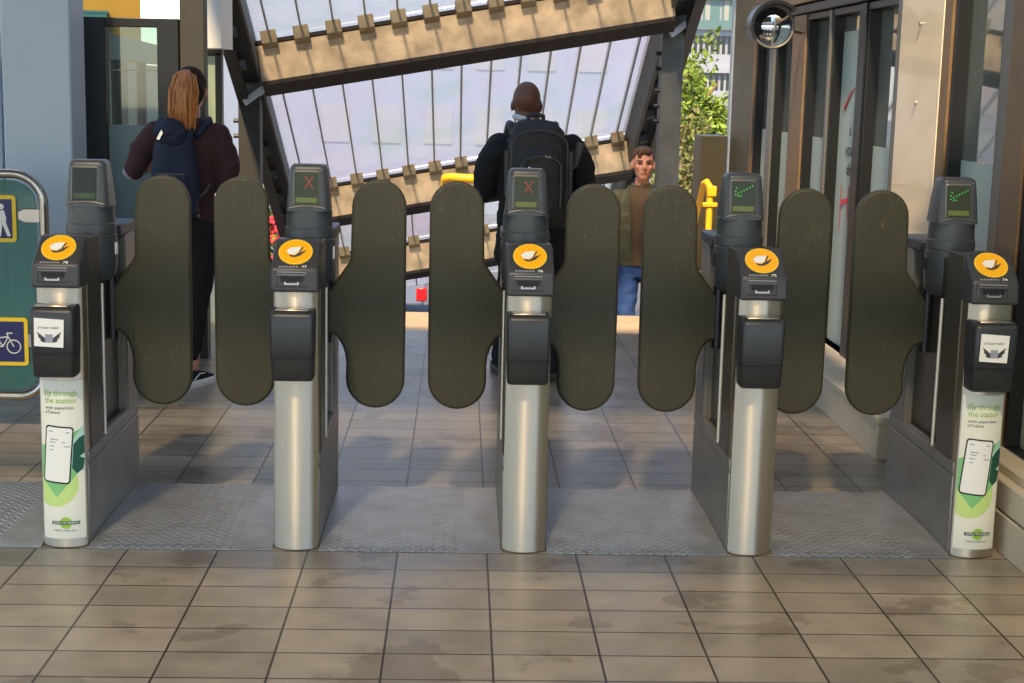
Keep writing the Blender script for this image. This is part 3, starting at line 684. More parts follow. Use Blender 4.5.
# yellow handrails at the head of the stairs
def handrail(name_label, loc, flip=1):
    t = thing('handrail', name_label, 'handrail', loc, 0, 'yellow handrails at the head of the stairs')
    return t
h1 = handrail('yellow handrail end right of the third paddle pair, sloping down beyond', (1.62, 10.1, 0))
MB().tube([(.05, 0, 0), (.05, 0, .94), (.045, .01, 1.0), (.03, .03, 1.025), (.02, .08, 1.01), (.07, .9, .54), (.10, 1.45, .22)], .022, 10).build('rail_tube', 'yellow_paint', h1, angle=60)
MB().box((.03, -.03, .93), (.09, .03, 1.0)).box((.0, -.03, .86), (.10, .0, .89)).build('bracket', 'yellow_paint', h1, bevel=.006)
h2 = handrail('yellow handrail hoop beside the left elbow of the bald man', (.015, 10.1, 0))
MB().tube([(.105, 0, 0), (.105, 0, .97), (.10, 0, 1.0), (.08, 0, 1.015), (-.09, 0, 1.02), (-.115, .03, 1.015), (-.12, .6, .72), (-.12, 1.4, .27)], .030, 10).build('rail_tube', 'yellow_paint', h2, angle=60)

# ------------------------------------------------------------------ the glass canopy over the stairs
O = Vector((-1.8514, 14.2907, 1.7134)); D2 = Vector((.98415, -.005467, .177237)); D1 = Vector((.00138, 1, -.50046)); WID = 3.7655
N1 = D2.cross(D1).normalized()
if N1.z < 0: N1 = -N1
D1n = D1.normalized()
cv = thing('stair_canopy', 'sloping glass canopy with weathered crossbeams over the stairs beyond the gates', 'canopy', tuple(O))
def cp_(s, t, h): return D2*s+D1*t+N1*h
def cbox(s0, s1, t0, t1, h0, h1, vert=False):
    m = MB(); V = []
    for t in (t0, t1):
        for h in (h0, h1):
            for s in (s0, s1):
                p = D2*s+D1*t+(Vector((-.177, 0, .984))*h if vert else N1*h); V.append(m.bm.verts.new(p))
    for f in ((0, 1, 3, 2), (4, 6, 7, 5), (0, 4, 5, 1), (2, 3, 7, 6), (0, 2, 6, 4), (1, 5, 7, 3)): m.bm.faces.new([V[k] for k in f])
    bmesh.ops.recalc_face_normals(m.bm, faces=m.bm.faces); return m
beams = [-6.5, -3.5, -.42, 2.66, 4.62]  # uppermost bay is unseen, added to dim the sun on the man below
pitch = .2925
for bi, t in enumerate(beams):
    bo = cbox(0, WID, t, t+.14, -.335, 0, True).build('crossbeam', 'beam_paint', cv, bevel=.006)
    cbox(0, WID, t-.03, t+.17, -.372, -.337, True).build('flange', 'shaded_flange', bo)
    cbox(0, WID, t-.012, t+.05, .003, .035, True).build('top_angle', 'shaded_flange', bo)
    s = .13
    while s < WID-.1:
        cbox(s-.07, s+.07, t-.09, t+.05, -.045, .075, True).build('clamp', 'clamp_metal', cv, bevel=.008)
        s += pitch
for bi, t in enumerate(beams):
    t1 = beams[bi+1] if bi+1 < len(beams) else 6.2
    cbox(-.01, WID+.01, t+.02, t1+.01, .085, .097).build('glass_row', 'canopy_glass', cv)
    s = .13
    while s < WID-.1:
        cbox(s-.008, s+.008, t+.0, t1, .060, .112).build('glazing_bar', 'bar_metal', cv)
        cbox(s-.022, s+.022, t-.1, t+.25, .03, .06).build('bar_foot', 'steel_dark', cv) if False else None
        s += pitch
for s0 in (-.20, WID+.02):
    e = cbox(s0, s0+.18, -6.7, 6.3, -.16, .14).build('side_beam', 'steel_dark', cv, bevel=.01)
    q0 = s0+.02 if s0 < 0 else s0+.02
    cbox(s0-.05 if s0 < 0 else s0+.13, s0+.05 if s0 < 0 else s0+.23, -6.7, 6.3, -.30, -.22).build('lower_chord', 'steel_dark', e)
    in0 = (s0+.18, s0+.20) if s0 < 0 else (s0-.04, s0+.0)
    cbox(in0[0], in0[1], -6.7, 6.3, -.22, .16).build('inner_flange', 'steel_grey', e)
    for t in [-6+.55*i for i in range(22)]:
        cbox(s0+.02, s0+.10, t, t+.05, -.24, -.14).build('web_strut', 'steel_grey', e)
for s0, lab in ((-.10, 'left'), (WID+.10, 'right')):
    p = O+D2*s0+D1*.0; x = p.x; zt2 = p.z
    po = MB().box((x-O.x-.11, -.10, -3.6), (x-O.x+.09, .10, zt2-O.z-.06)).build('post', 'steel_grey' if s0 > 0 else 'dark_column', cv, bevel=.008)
    gx = x-O.x; gz = zt2-O.z
    MB().prism([(gx-.17, gz+.10), (gx-.02, gz-.26), (gx+.12, gz-.16), (gx+.17, gz+.08), (gx, gz+.18)], lambda u, v, d: (u, d, v), -.16, .14).build('gusset', 'steel_grey', po, bevel=.015)
    MB().prism([(gx-.06, gz-.26), (gx+.17, gz-.08), (gx+.20, gz-.13), (gx-.03, gz-.31)], lambda u, v, d: (u, d, v), -.19, .15).build('strap', 'white_column', po, bevel=.005)
    b = MB()
    for i in range(5): b.cyl((gx-.16, -.05, gz-.45-.14*i-(.06 if i > 1 else 0)), (gx-.10, -.05, gz-.45-.14*i-(.06 if i > 1 else 0)), .02, 8)
    b.build('bolt_row', 'steel_dark', po)

# ------------------------------------------------------------------ background: buildings, trees, car
def foliage(name, c, r, n, size, mt, parent=None):
    m = MB(); rnd = random.Random(hash(name+str(c)) % 9999 if False else int(abs(c[0]*31+c[1]*17+n)))
    for i in range(n):
        while True:
            p = Vector((rnd.uniform(-1, 1), rnd.uniform(-1, 1), rnd.uniform(-1, 1)))
            if p.length <= 1: break
        k = .55+.45*noise.noise(p*2.3+Vector(c))*1.6
        p = p*(k+.25)
        q = Vector((p.x*r[0]+c[0], p.y*r[1]+c[1], p.z*r[2]+c[2]))
        a = Vector((rnd.gauss(0, 1), rnd.gauss(0, 1), rnd.gauss(0, 1))).normalized(); u = a.orthogonal().normalized(); v = a.cross(u); s = size*rnd.uniform(.6, 1.3)
        u = (u*math.cos(i)+v*math.sin(i)); v = a.cross(u)
        m.bm.faces.new([m.bm.verts.new(q+u*s), m.bm.verts.new(q+v*s*.5+a*s*.15), m.bm.verts.new(q-u*s), m.bm.verts.new(q-v*s*.5+a*s*.1)])
    return m.build(name, mt, parent, angle=180)
def tree(loc, h, cr, label, mt='leaf_bright', n=5000, trunk=.16, size=.12, lean=.0):
    t = thing('tree', label, 'tree', loc, 0, 'trees beyond the stairs')
    b = MB(); b.tube([(0, 0, 0), (.05+lean*.3, 0, h*.4), (lean, .1, h*.9)], [trunk, trunk*.75, trunk*.3], 9)
    for i in range(7):
        a = i*2.4; z = h*(.35+.07*i); b.tube([(.05, 0, z), (cr*.35*math.cos(a), cr*.35*math.sin(a), z+h*.12), (cr*.5*math.cos(a), cr*.5*math.sin(a), z+h*.16)], [trunk*.4, trunk*.25, trunk*.08], 6)
    b.build('trunk', 'bark', t, angle=60)
    foliage('crown', (lean, 0, h*.60), (cr, cr, h*.44), n, size, mt, t); return t
tree((5.05, 34, -4), 6.7, 1.4, 'bright green tree in front of the white office building', n=12000, size=.085)
tree((4.35, 30, -4), 5.3, .9, 'pale leafy young tree behind the right canopy post', 'leaf_dry', 5000, .07, .06)
tree((-8.3, 34, -4), 6.6, 1.7, 'yellow green tree seen through the glazed shelter', 'leaf_bright', 2500, .16, .16)
fb = thing('flower_bush', 'leafy bush with pink flowers below the left canopy beam', 'bush', (-2.55, 18.0, -1.38))
foliage('leaves', (.0, 0, 1.16), (.62, .6, .85), 5000, .04, 'leaf_bright', fb)
MB().tube([(0, 0, 0), (.05, 0, .8), (0, 0, 1.9)], [.05, .04, .01], 7).build('stem', 'bark', fb)
b = MB(); rnd = random.Random(5)
for i in range(46):
    a = rnd.uniform(0, 2*PI); rr = rnd.uniform(.2, .55); z = rnd.uniform(.75, 1.45); c = Vector((rr*math.cos(a)+.1, -abs(rr*math.sin(a))-.2, z))
    for j in range(5):
        an = j*2*PI/5; b.ell(c+Vector((.03*math.cos(an), 0, .03*math.sin(an))), (.026, .014, .026), seg=8)
b.build('blossom', 'flower_pink', fb)

ob = thing('office_building', 'white office building with slot windows beyond the right trees', 'building', (24, 130, -4))
MB().box((-7, 0, 0), (14, 12, 16)).build('wall', 'building_white', ob)
for fl in range(4):
    MB().box((-7.1, -.5, 6.86+3.05*fl-3.05), (14.1, .1, 7.4+3.05*fl-3.05)).build('floor_band', 'building_white', ob)
for fl in range(3):
    for i in range(15):
        x = -5.4+i*.48; z = 2.4+3.05*fl
        MB().box((x, -.06, z-.02), (x+.27, .05, z+1.50)).build('window', 'window_dark', ob)
for i in range(6):
    x = -5.4+i*1.6
    wn = MB().box((x, -.06, 10.6), (x+1.45, .05, 13.0)).build('window', 'window_teal', ob)
    MB().box((x+.2, -.1, 10.7), (x+.6, -.06, 12.9)).build('curtain', 'curtain', wn)
MB().box((-6.8, -1.0, 10.46), (2, -.94, 11.2)).build('balcony_glass', 'window_teal', ob)
pb = thing('pale_building', 'long pale building behind the canopy glass', 'building', (-2, 66, -4.02))
MB().box((-8.9, 0, 0), (10.3, 10, 9.5)).build('wall', 'building_blue_white', pb)
for i in range(6): MB().box((-4+2.2*i, -.08, 3.0), (-2.8+2.2*i, .05, 4.6)).build('window', 'building_white', pb)
for i in range(6): MB().box((-4+2.2*i, -.08, 6.2), (-2.8+2.2*i, .05, 7.8)).build('window', 'building_white', pb)
yb_ = thing('yellow_building', 'yellow building above the dark door frame', 'building', (-13.93, 51.3, -4.02))
MB().box((-8, 0, 0), (3.25, 8, 14)).build('wall', 'yellow_wall', yb_); yb_.rotation_euler = (0, 0, .23)
MB().box((1.0, -.4, 6.6), (2.15, -.05, 7.62)).box((-1, -.42, 7.62), (2.22, 0, 7.7)).build('wall_sign', 'green_sign', yb_)
car = thing('car', 'silver parked car with red tail light glimpsed between two paddles', 'car', (-2.97, 36, -4.02))
prof = [(-2.1, .35), (-2.15, .75), (-1.95, .98), (-1.1, 1.06), (-.45, 1.46), (1.2, 1.50), (1.95, 1.08), (2.15, 1.0), (2.2, .55), (2.1, .32)]
MB().prism(prof, lambda u, v, d: (u, d, v), 0, 1.7).build('body', 'car_paint', car, bevel=.09, seg=4)
MB().prism([(-.9, 1.06), (-.4, 1.38), (.3, 1.41), (.3, 1.06)], lambda u, v, d: (u, d, v), -.015, .02).build('window', 'car_glass', car)
MB().prism([(.38, 1.06), (.38, 1.41), (1.15, 1.42), (1.7, 1.08)], lambda u, v, d: (u, d, v), -.015, .02).build('window', 'car_glass', car)
MB().box((1.95, -.02, .45), (2.21, .3, .78)).build('tail_light', 'tail_red', car, bevel=.03)
for x in (-1.35, 1.35):
    wl = MB().cyl((x, -.02, .32), (x, .2, .32), .32, 24).build('wheel', 'tyre', car); MB().cyl((x, -.03, .32), (x, -.02, .32), .2, 20).build('hubcap', 'chrome', wl)

# ------------------------------------------------------------------ people
def bake(m, name, mt, parent, voxel=.010, smooth=4, wrinkle=0., wscale=9.):
    me = bpy.data.meshes.new('tmp'); m.bm.to_mesh(me); m.bm.free()
    o = bpy.data.objects.new('tmp', me); C.objects.link(o)
    r = o.modifiers.new('r', 'REMESH'); r.mode = 'VOXEL'; r.voxel_size = voxel; r.adaptivity = 0
    s = o.modifiers.new('s', 'SMOOTH'); s.factor = .5; s.iterations = smooth
    dg = bpy.context.evaluated_depsgraph_get(); me2 = bpy.data.meshes.new_from_object(o.evaluated_get(dg)); bpy.data.objects.remove(o)
    if wrinkle:
        nn = [v.normal.copy() for v in me2.vertices]
        for v, n_ in zip(me2.vertices, nn):
            q = Vector((v.co.x*wscale, v.co.y*wscale, v.co.z*wscale*1.5)); v.co += n_*wrinkle*(noise.noise(q)+.5*noise.noise(q*2.3))
    me2.materials.clear(); return link(name, me2, mt, parent, angle=180)
def rings_z(m, data, n=20):
    """data: (x, y, z, rx, ry) stack"""
    m.loft([[(x+rx*math.cos(2*PI*k/n), y+ry*math.sin(2*PI*k/n), z) for k in range(n)] for x, y, z, rx, ry in data])
def limb(m, pts, rs, n=14):
    m.tube(pts, rs, n)
    for p, r in zip(pts, rs): m.ell(p, (r, r, r), seg=12)
def hand(m, w, d, nrm, k=1., curl=.5):
    """palm and five fingers; w wrist, d direction, nrm palm normal"""
    d = Vector(d).normalized(); nrm = Vector(nrm); nrm = (nrm-d*nrm.dot(d)).normalized(); s = d.cross(nrm); w = Vector(w)
    rot = Matrix((s, d, nrm)).transposed()
    m.ell(w+d*.05*k, (.040*k, .052*k, .016*k), rot, 14)
    for i, (o_, L_) in enumerate(((-.030, .068), (-.010, .078), (.010, .074), (.029, .058))):
        p0 = w+d*.085*k+s*o_*k; p1 = p0+(d*math.cos(curl*.6)+nrm*math.sin(curl*.6))*L_*.5*k; p2 = p1+(d*math.cos(curl*1.6)+nrm*math.sin(curl*1.6))*L_*.5*k
        m.tube([p0-d*.02*k, p0, p1, p2], [.0095*k, .0095*k, .009*k, .0075*k], 8); m.ell(p2, (.0076*k,)*3, seg=8)
    p0 = w+d*.03*k-s*.034*k; p1 = p0+(d*.7-s*.6+nrm*.3).normalized()*.04*k; p2 = p1+(d*.9-s*.1+nrm*.4).normalized()*.03*k
    m.tube([p0, p1, p2], [.012*k, .011*k, .009*k], 8); m.ell(p2, (.009*k,)*3, seg=8)
def head_shape(m, c, k=1., f=1, turn=0.):
    """f=+1 faces +y, -1 faces -y"""
    c = Vector(c)
    P = lambda x, y, z: c+Vector((x*k, y*f*k, z*k))
    m.ell(P(0, -.012, .030), (.076*k, .094*k, .092*k)); m.ell(P(0, .018, -.030), (.060*k, .070*k, .078*k)); m.ell(P(0, .050, -.082), (.034*k, .032*k, .026*k))
    m.ell(P(0, .030, -.060), (.052*k, .048*k, .045*k))
    m.tube([P(0, .080, .018), P(0, .104, -.022)], [.009*k, .016*k], 8); m.ell(P(0, .098, -.024), (.017*k, .014*k, .012*k), seg=10)
    m.ell(P(0, .078, -.058), (.024*k, .012*k, .010*k), seg=10)
    for s in (-1, 1):
        m.ell(P(s*.030, .076, .026), (.022*k, .010*k, .007*k), seg=10)
        m.ell(P(s*.040, .066, -.018), (.022*k, .016*k, .020*k), seg=10)
        m.ell(P(s*.078, -.008, -.012), (.010*k, .020*k, .032*k), seg=12)
def shoe(parent, p, yaw, k=1., upper='black_cloth', sole='white_rubber', name='shoe', pitch=0):
    R3 = Matrix.Rotation(yaw, 3, 'Z')
    def tr(x, y, z): v = R3 @ Vector((x*k, y*k, z*k)); return (p[0]+v.x, p[1]+v.y, p[2]+v.z)
    def ol(s, z): return [tr(x*s, y, z) for x, y in ((-.032, -.085), (.0, -.098), (.032, -.085), (.038, -.02), (.046, .08), (.042, .14), (.02, .178), (-.008, .182), (-.034, .15), (-.044, .08), (-.036, -.02))]
    so = MB().loft([ol(1, .0), ol(1.07, .014), ol(1.06, .036), ol(.98, .040)]).build('sole', sole, None, angle=50)
    u = MB(); u.loft([ol(.96, .036), [tr(x*.92, y*.96, z) for (x, y), z in zip(((-.032, -.085), (.0, -.098), (.032, -.085), (.038, -.02), (.046, .08), (.042, .14), (.02, .178), (-.008, .182), (-.034, .15), (-.044, .08), (-.036, -.02)), (.07, .07, .07, .075, .065, .05, .042, .042, .05, .065, .075))],
                      [tr(x*.75, y*.62-.02, z) for (x, y), z in zip(((-.032, -.085), (.0, -.098), (.032, -.085), (.038, -.02), (.046, .08), (.042, .14), (.02, .178), (-.008, .182), (-.034, .15), (-.044, .08), (-.036, -.02)), (.100, .10, .10, .095, .085, .075, .07, .07, .075, .085, .095))]])
    o = u.build(name, upper, parent, angle=60); so.parent = o
    if sole == 'white_rubber':
        for sx in (-1, 1): MB().tube([tr(sx*.039, -.05, .045), tr(sx*.042, .0, .075), tr(sx*.040, .05, .070)], .0035*k, 6).build('side_stripe', sole, o)
    return o

# --- woman with ponytail
W = thing('person', 'woman with auburn ponytail in maroon top and black trousers, seen from behind', 'person', (-1.435, 8.05, 0))
m = MB(); k = 1
rings_z(m, [(0, .0, .80, .15, .10), (0, 0, .90, .165, .11), (0, 0, 1.02, .125, .09), (0, 0, 1.15, .13, .095), (0, 0, 1.28, .165, .105), (0, 0, 1.36, .16, .085), (0, .0, 1.40, .07, .06), (.015, .02, 1.50, .05, .05)])
head_shape(m, (.018, .04, 1.575), 1.0, 1)
Ls, Rs = (-.165, 0, 1.34), (.155, 0, 1.34); Le, Re = (-.270, -.01, 1.16), (.205, -.02, 1.06); Lw, Rw = (-.16, .22, 1.20), (.15, .20, 1.10)
limb(m, [Ls, Le, Lw], [.045, .036, .024]); limb(m, [Rs, Re, Rw], [.045, .036, .024]); hand(m, Lw, (.4, .8, .3), (.6, 0, .6), .9); hand(m, Rw, (-.4, .8, .1), (-.6, 0, .6), .9)
legs = (((.08, 0, .84), (.045, .02, .46), (.005, .0, .09)), ((-.08, 0, .84), (-.11, .16, .47), (-.13, .26, .10)))
for lg in legs: limb(m, lg, [.08, .052, .035])
bake(m, 'body', 'pale_skin', W, .009, 3)
m = MB(); rings_z(m, [(0, 0, .86, .170, .118), (0, 0, .93, .165, .115), (0, 0, 1.03, .142, .105), (0, 0, 1.16, .155, .11), (0, 0, 1.28, .185, .12), (0, 0, 1.365, .172, .098), (.01, .01, 1.41, .085, .075), (.012, .015, 1.43, .06, .06)])
limb(m, [Ls, (-.235, .0, 1.26), Le, (-.255, .05, 1.17)], [.072, .068, .056, .05]); limb(m, [Rs, (.21, -.01, 1.20), Re, (.17, .14, 1.09)], [.072, .068, .054, .042])
bake(m, 'jumper', 'maroon_knit', W, .010, 4, .010)
m = MB(); limb(m, [(-.288, .0, 1.145), (-.25, .07, 1.165), (-.18, .19, 1.19)], [.049, .046, .036]); bake(m, 'grey_sleeve', 'grey_cuff', W, .008, 3, .006)
m = MB(); rings_z(m, [(0, 0, .78, .165, .115), (0, 0, .88, .172, .12), (0, 0, .95, .15, .11)])
for lg in legs: limb(m, [lg[0], tuple((Vector(lg[0])+Vector(lg[1]))/2), lg[1], tuple(Vector(lg[1])*.45+Vector(lg[2])*.55), (lg[2][0], lg[2][1], .165)], [.095, .082, .062, .054, .044])
bake(m, 'trousers', 'black_cloth', W, .010, 4, .008)
shoe(W, (.018, -.01, 0), -.42, 1.0); shoe(W, (-.13, .27, 0), .1, 1.02)
m = MB(); m.ell((.018, .015, 1.600), (.084, .098, .098)); m.ell((.020, -.03, 1.57), (.078, .07, .09)); bake(m, 'hair', 'dark_hair', W, .008, 3, .004, 30)
m = MB(); rnd = random.Random(3)
pts0 = [(.012, -.075, 1.665), (.012, -.125, 1.645), (.006, -.15, 1.57), (.0, -.15, 1.47), (.004, -.135, 1.39), (.012, -.125, 1.33)]
R0 = [.020, .050, .072, .070, .054, .030]
m.tube(pts0, [.016, .038, .056, .052, .036, .010], 14)
for i in range(120):
    a = rnd.uniform(0, 2*PI); rr = rnd.uniform(.55, 1.08); sw = rnd.uniform(-.5, .5); q_ = []; L_ = rnd.choice((4, 5, 5, 6, 6, 6))
    for n_, ((x, y, z), R2) in enumerate(list(zip(pts0, R0))[:L_]):
        a2 = a+sw*n_*.25; q_.append((x+R2*rr*math.cos(a2)+rnd.uniform(-.004, .004), y+R2*rr*math.sin(a2)*.7, z+rnd.uniform(-.012, .012)))
    m.tube(q_, [.004, .006, .0065, .006, .005, .0015][:L_], 5)
m.build('ponytail', 'auburn_hair', W, angle=80)
MB().tube([(.005+.026*math.cos(a*PI/6), -.088+.02*math.sin(a*PI/6), 1.648+.012*math.sin(a*PI/6)) for a in range(12)], .007, 6, closed=True).build('hair_tie', 'black_cloth', W)

bpk = thing('backpack', 'navy canvas rucksack on the back of the woman with the ponytail', 'backpack', (-1.475, 7.90, .92))
def sack(parent, name, mt, secs, p=2.6, n=28, v=.008, wr=.006):
    m = MB(); rings = []
    for z, w_, d_, x, y in secs:
        ring = []
        for k_ in range(n):
            a = 2*PI*k_/n; ca, sa = math.cos(a), math.sin(a)
            ring.append((x+w_*abs(ca)**(2/p)*(1 if ca > 0 else -1), y+d_*abs(sa)**(2/p)*(1 if sa > 0 else -1), z))
        rings.append(ring)
    m.loft(rings); return bake(m, name, mt, parent, v, 3, wr, 14)
sack(bpk, 'bag_body', 'navy_canvas', [(0, .11, .06, 0, 0), (.03, .125, .075, 0, 0), (.2, .125, .08, 0, 0), (.33, .11, .07, 0, .005), (.40, .095, .055, .0, .01), (.47, .10, .04, 0, .02)])
m = MB(); m.ell((-.01, -.045, .44), (.085, .045, .075), Matrix.Rotation(.3, 3, 'X')); bake(m, 'roll_top', 'navy_canvas', bpk, .008, 3, .010, 20)
MB().prism(rrect(.15, .15, .02, 4, 0, .16), lambda u, v, d: (u, d, v), -.105, -.07).build('front_pocket', 'navy_canvas', bpk, bevel=.012, seg=3)
MB().box((-.07, -.108, .228), (.07, -.100, .236)).box((.018, -.110, .05), (.026, -.104, .22)).box((-.045, -.110, .195), (-.01, -.105, .215)).build('pocket_trim', 'pack_trim', bpk)
for s in (-1, 1):
    st = MB(); st.tube([(s*.08+.03, .02, .42), (s*.115+.03, .06, .475), (s*.125+.03, .15, .505), (s*.12+.03, .25, .46), (s*.12+.03, .27, .33)], .017, 8); st.build('shoulder_strap', 'navy_canvas', bpk, angle=60)
    MB().tube([(s*.11, .03, .10), (s*.14+.015, .06, .14), (s*.15+.02, .13, .2)], .008, 6).build('side_strap', 'pack_trim', bpk)
MB().tube([(-.035, .02, .47), (-.04, .02, .52), (.03, .02, .53), (.04, .02, .47)], .007, 6).build('top_handle', 'pack_trim', bpk)
MB().box((-.06, -.088, .40), (-.045, -.080, .455), Matrix.Rotation(.5, 3, 'Y'), (-.05, -.085, .43)).build('clip', 'chrome', bpk)

# --- bald man in dark coat
B = thing('person', 'bald man in a black coat with white collar, seen from behind', 'person', (.41, 8.4, 0))
m = MB()
rings_z(m, [(0, 0, .78, .16, .12), (0, 0, .90, .18, .13), (0, 0, 1.05, .165, .12), (0, 0, 1.2, .185, .125), (0, 0, 1.33, .20, .12), (-.01, 0, 1.385, .13, .09), (-.03, .02, 1.42, .066, .066), (-.045, .035, 1.48, .062, .066)])
head_shape(m, (-.052, .055, 1.535), 1.02, 1)
Ls, Rs = (-.195, 0, 1.295), (.195, 0, 1.295); Le, Re = (-.275, .02, 1.06), (.275, -.01, 1.05); Lw, Rw = (-.13, .25, 1.05), (.2, .24, 1.02)
limb(m, [Ls, Le, Lw], [.055, .042, .03]); limb(m, [Rs, Re, Rw], [.055, .042, .03]); hand(m, Lw, (.5, .8, .2), (.6, 0, .6)); hand(m, Rw, (-.4, .8, .1), (-.6, 0, .6))
legs = (((.09, 0, .82), (.12, .03, .46), (.13, .0, .09)), ((-.09, 0, .82), (-.12, .06, .46), (-.15, .12, .09)))
for lg in legs: limb(m, lg, [.09, .06, .04])
bake(m, 'body', 'brown_skin', B, .009, 3)
m = MB(); rings_z(m, [(0, .0, .66, .215, .155), (0, 0, .80, .212, .155), (0, 0, .95, .20, .145), (0, 0, 1.1, .20, .14), (0, 0, 1.22, .215, .145), (0, 0, 1.30, .215, .135), (-.01, 0, 1.37, .155, .105), (-.028, .012, 1.415, .09, .085)])
limb(m, [Ls, (-.255, .0, 1.2), Le, (-.20, .15, 1.05)], [.085, .082, .07, .055]); limb(m, [Rs, (.255, 0, 1.2), Re, (.235, .13, 1.04)], [.085, .082, .07, .055])
bake(m, 'coat', 'coat_cloth', B, .010, 4, .012)
m = MB(); m.tube([(-.040+.074*math.cos(a*PI/12), .02+.078*math.sin(a*PI/12), 1.448-.018*math.cos(a*PI/12)) for a in range(24)], .018, 8, closed=True); m.build('white_collar', 'white_cotton', B, angle=60)
m = MB(); rings_z(m, [(0, 0, .72, .185, .135), (0, 0, .86, .19, .14), (0, 0, .93, .17, .12)])
for lg in legs: limb(m, [lg[0], tuple((Vector(lg[0])+Vector(lg[1]))/2), lg[1], (lg[2][0], lg[2][1], .10)], [.105, .092, .075, .066])
bake(m, 'trousers', 'black_cloth', B, .010, 4, .010)
shoe(B, (.13, .02, 0), -.25, 1.1, 'black_cloth', 'black_plastic'); shoe(B, (-.15, .13, 0), .2, 1.1, 'black_cloth', 'black_plastic')
bp2 = thing('backpack', 'large black backpack with zipped pockets on the bald man', 'backpack', (.42, 8.21, .87))
sack(bp2, 'bag_body', 'pack_black', [(0, .14, .07, 0, 0), (.03, .165, .09, 0, 0), (.25, .170, .10, 0, 0), (.42, .165, .095, 0, .005), (.52, .145, .08, -.01, .01), (.57, .115, .05, -.02, .02), (.585, .07, .03, -.02, .02)], 3.)
sack(bp2, 'front_pocket', 'pack_black', [(.05, .10, .04, .01, -.10), (.08, .115, .055, .01, -.10), (.30, .118, .055, .01, -.10), (.40, .100, .045, .01, -.095), (.44, .07, .025, .01, -.09)], 3.)
def arch(w_, z0, z1, y, x=.01, n=16): return [(x-w_, y, z0)]+[(x-w_*math.cos(PI*k_/n), y, z1+w_*.55*math.sin(PI*k_/n)) for k_ in range(n+1)]+[(x+w_, y, z0)]
MB().tube(arch(.105, .12, .34, -.142), .005, 6).tube(arch(.150, .10, .45, -.088, 0), .005, 6).build('zip', 'pack_trim', bp2)
MB().box((-.055, -.162, .285), (-.040, -.150, .345), Matrix.Rotation(-.25, 3, 'Y'), (-.05, -.15, .31)).build('zip_pull', 'chrome', bp2, bevel=.003)
map_bm(poly_bm([(.025, .402), (.034, .392), (.041, .404), (.036, .400), (.033, .397), (.030, .403)], [(.043, .396), (.050, .390), (.056, .402), (.050, .397)]), lambda u, v: (u, -.152, v), 'badge', 'white_print', bp2)
for s in (-1, 1):
    MB().tube([(s*.105-.03, .03, .50), (s*.115-.03, .09, .545), (s*.125-.03, .19, .555), (s*.135-.03, .31, .48), (s*.14-.03, .35, .34)], .024, 8).build('shoulder_strap', 'pack_black', bp2, angle=60)
    MB().box((s*.172-.012, -.03, .18), (s*.172+.012, -.015, .42)).build('side_strap', 'pack_trim', bp2, bevel=.003)
MB().tube([(-.06, .02, .575), (-.06, .02, .605), (-.02, .02, .618), (.02, .02, .605), (.02, .02, .575)], .013, 8).build('top_handle', 'pack_black', bp2, angle=60)
MB().tube([(.175, 0, .33), (.20, -.01, .35), (.215, -.01, .43), (.225, -.01, .47)], [.012, .015, .022, .022], 8).build('bottle_strap', 'pack_trim', bp2)

# --- man climbing the stairs
Fm = thing('person', 'man with short brown hair in olive bomber jacket and jeans, facing forward', 'person', (1.425, 11.9, -.64))
m = MB(); z0 = .02
rings_z(m, [(0, 0, .86, .16, .12), (0, 0, .96, .17, .12), (0, 0, 1.1, .15, .11), (0, 0, 1.25, .17, .115), (0, 0, 1.40, .185, .115), (0, 0, 1.475, .13, .085), (0, .0, 1.50, .060, .058), (0, -.015, 1.58, .054, .056)])
head_shape(m, (0, -.035, 1.685), 1.12, -1)
Ls, Rs = (-.18, .0, 1.41), (.18, .0, 1.41); Le, Re = (-.235, .01, 1.14), (.235, .01, 1.14); Lw, Rw = (-.235, -.06, .90), (.235, -.10, .90)
limb(m, [Ls, Le, Lw], [.052, .042, .03]); limb(m, [Rs, Re, Rw], [.052, .042, .03]); hand(m, Lw, (0, -.3, -1), (1, 0, 0)); hand(m, Rw, (0, -.3, -1), (-1, 0, 0))
legs = (((-.09, 0, .88), (-.10, -.10, .50), (-.10, .02, .11)), ((.09, 0, .88), (.10, -.22, .62), (.10, -.25, .25)))
for lg in legs: limb(m, lg, [.085, .058, .04])
bake(m, 'body', 'pale_skin', Fm, .007, 2)
def jacket_half(sg):
    pass
m = MB(); rings_z(m, [(0, 0, .89, .188, .140), (0, 0, .93, .20, .150), (0, .0, 1.1, .195, .145), (0, 0, 1.28, .205, .145), (0, .0, 1.40, .205, .135), (0, .005, 1.475, .15, .105), (0, .01, 1.51, .085, .08)])
limb(m, [Ls, (-.225, .0, 1.27), Le, (-.242, -.03, 1.02), (-.238, -.055, .93)], [.078, .074, .066, .060, .045]); limb(m, [Rs, (.225, .0, 1.27), Re, (.242, -.05, 1.02), (.238, -.09, .93)], [.078, .074, .066, .060, .045])
jk = bake(m, 'jacket', 'olive_nylon', Fm, .009, 4, .012)
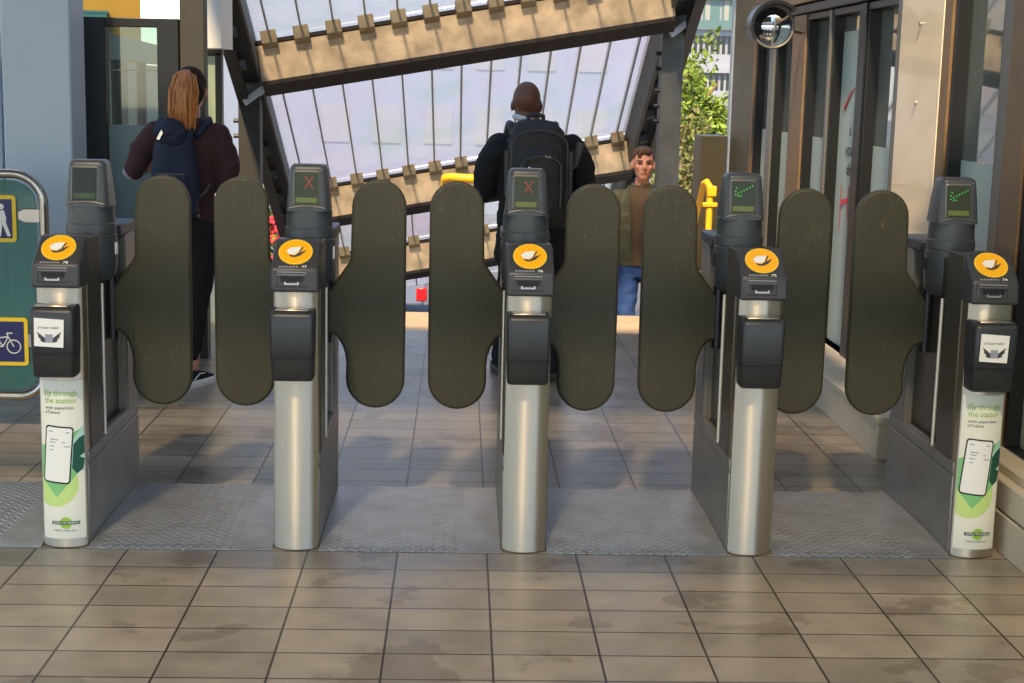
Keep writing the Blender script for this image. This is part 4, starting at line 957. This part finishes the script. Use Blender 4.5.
# the open front of the jacket: a brown t-shirt shows between its edges
b = MB(); rg = []
for z, w_, y in ((.90, .035, -.148), (1.0, .042, -.158), (1.15, .048, -.156), (1.3, .052, -.156), (1.40, .058, -.144), (1.46, .062, -.118), (1.505, .055, -.085)):
    w_ *= 1.35; rg.append([(-.025+w_*1.0*math.sin(a), y+.02*(1-math.cos(a))*2.2-.004, z) for a in [(-1+2*j/8)*1.2 for j in range(9)]]+[(-.025+w_*math.sin(a)*.9, y+.03, z) for a in [(1-2*j/8)*1.2 for j in range(9)]])
b.loft(rg); b.build('t_shirt', 'brown_cotton', Fm, angle=70)
for sg in (-1, 1):
    MB().tube([(-.025+sg*w_*1.33, y+.018, z) for z, w_, y in ((.90, .037, -.148), (1.0, .043, -.158), (1.15, .049, -.158), (1.3, .054, -.158), (1.40, .060, -.144), (1.46, .066, -.118), (1.515, .062, -.07))], .008, 6).build('jacket_edge', 'olive_nylon', Fm)
m = MB(); m.tube([(.074*math.cos(a*PI/12), .0+.066*math.sin(a*PI/12)-.004, 1.515+.012*math.sin(a*PI/12)) for a in range(-3, 16)], .014, 8); m.build('jacket_collar', 'olive_nylon', Fm, angle=60)
m = MB(); m.tube([(.062*math.cos(a*PI/12), -.008+.060*math.sin(a*PI/12), 1.512) for a in range(24)], .011, 8, closed=True); m.build('shirt_neck', 'brown_cotton', Fm, angle=60)
m = MB(); rings_z(m, [(0, 0, .80, .165, .125), (0, 0, .90, .175, .13), (0, 0, .97, .165, .12)])
for lg in legs: limb(m, [lg[0], tuple((Vector(lg[0])+Vector(lg[1]))/2), lg[1], tuple(Vector(lg[2])+Vector((0, 0, .03)))], [.10, .088, .072, .058])
bake(m, 'jeans', 'denim', Fm, .010, 4, .010)
shoe(Fm, (-.10, .03, 0), PI-.1, 1.1); shoe(Fm, (.10, -.24, .16), PI+.1, 1.1)
m = MB(); hc = Vector((0, -.035, 1.685))
m.ell(hc+Vector((0, .022, .052)), (.090, .104, .090)); m.ell(hc+Vector((0, .045, .0)), (.087, .075, .07)); m.ell(hc+Vector((.0, -.07, .105)), (.062, .035, .028)); m.ell(hc+Vector((-.035, -.085, .085)), (.02, .018, .03))
bake(m, 'hair', 'short_hair', Fm, .007, 2, .008, 40)
for s in (-1, 1):
    MB().ell(hc+Vector((s*.034, -.088, .008)), (.015, .006, .007), seg=10).build('eye', 'eye_dark', Fm)
    MB().tube([hc+Vector((s*.014, -.100, .028)), hc+Vector((s*.035, -.099, .034)), hc+Vector((s*.056, -.085, .028))], .005, 6).build('eyebrow', 'short_hair', Fm)
MB().tube([hc+Vector((-.024, -.094, -.066)), hc+Vector((0, -.101, -.064)), hc+Vector((.024, -.094, -.066))], .005, 6).build('mouth', 'lip', Fm)
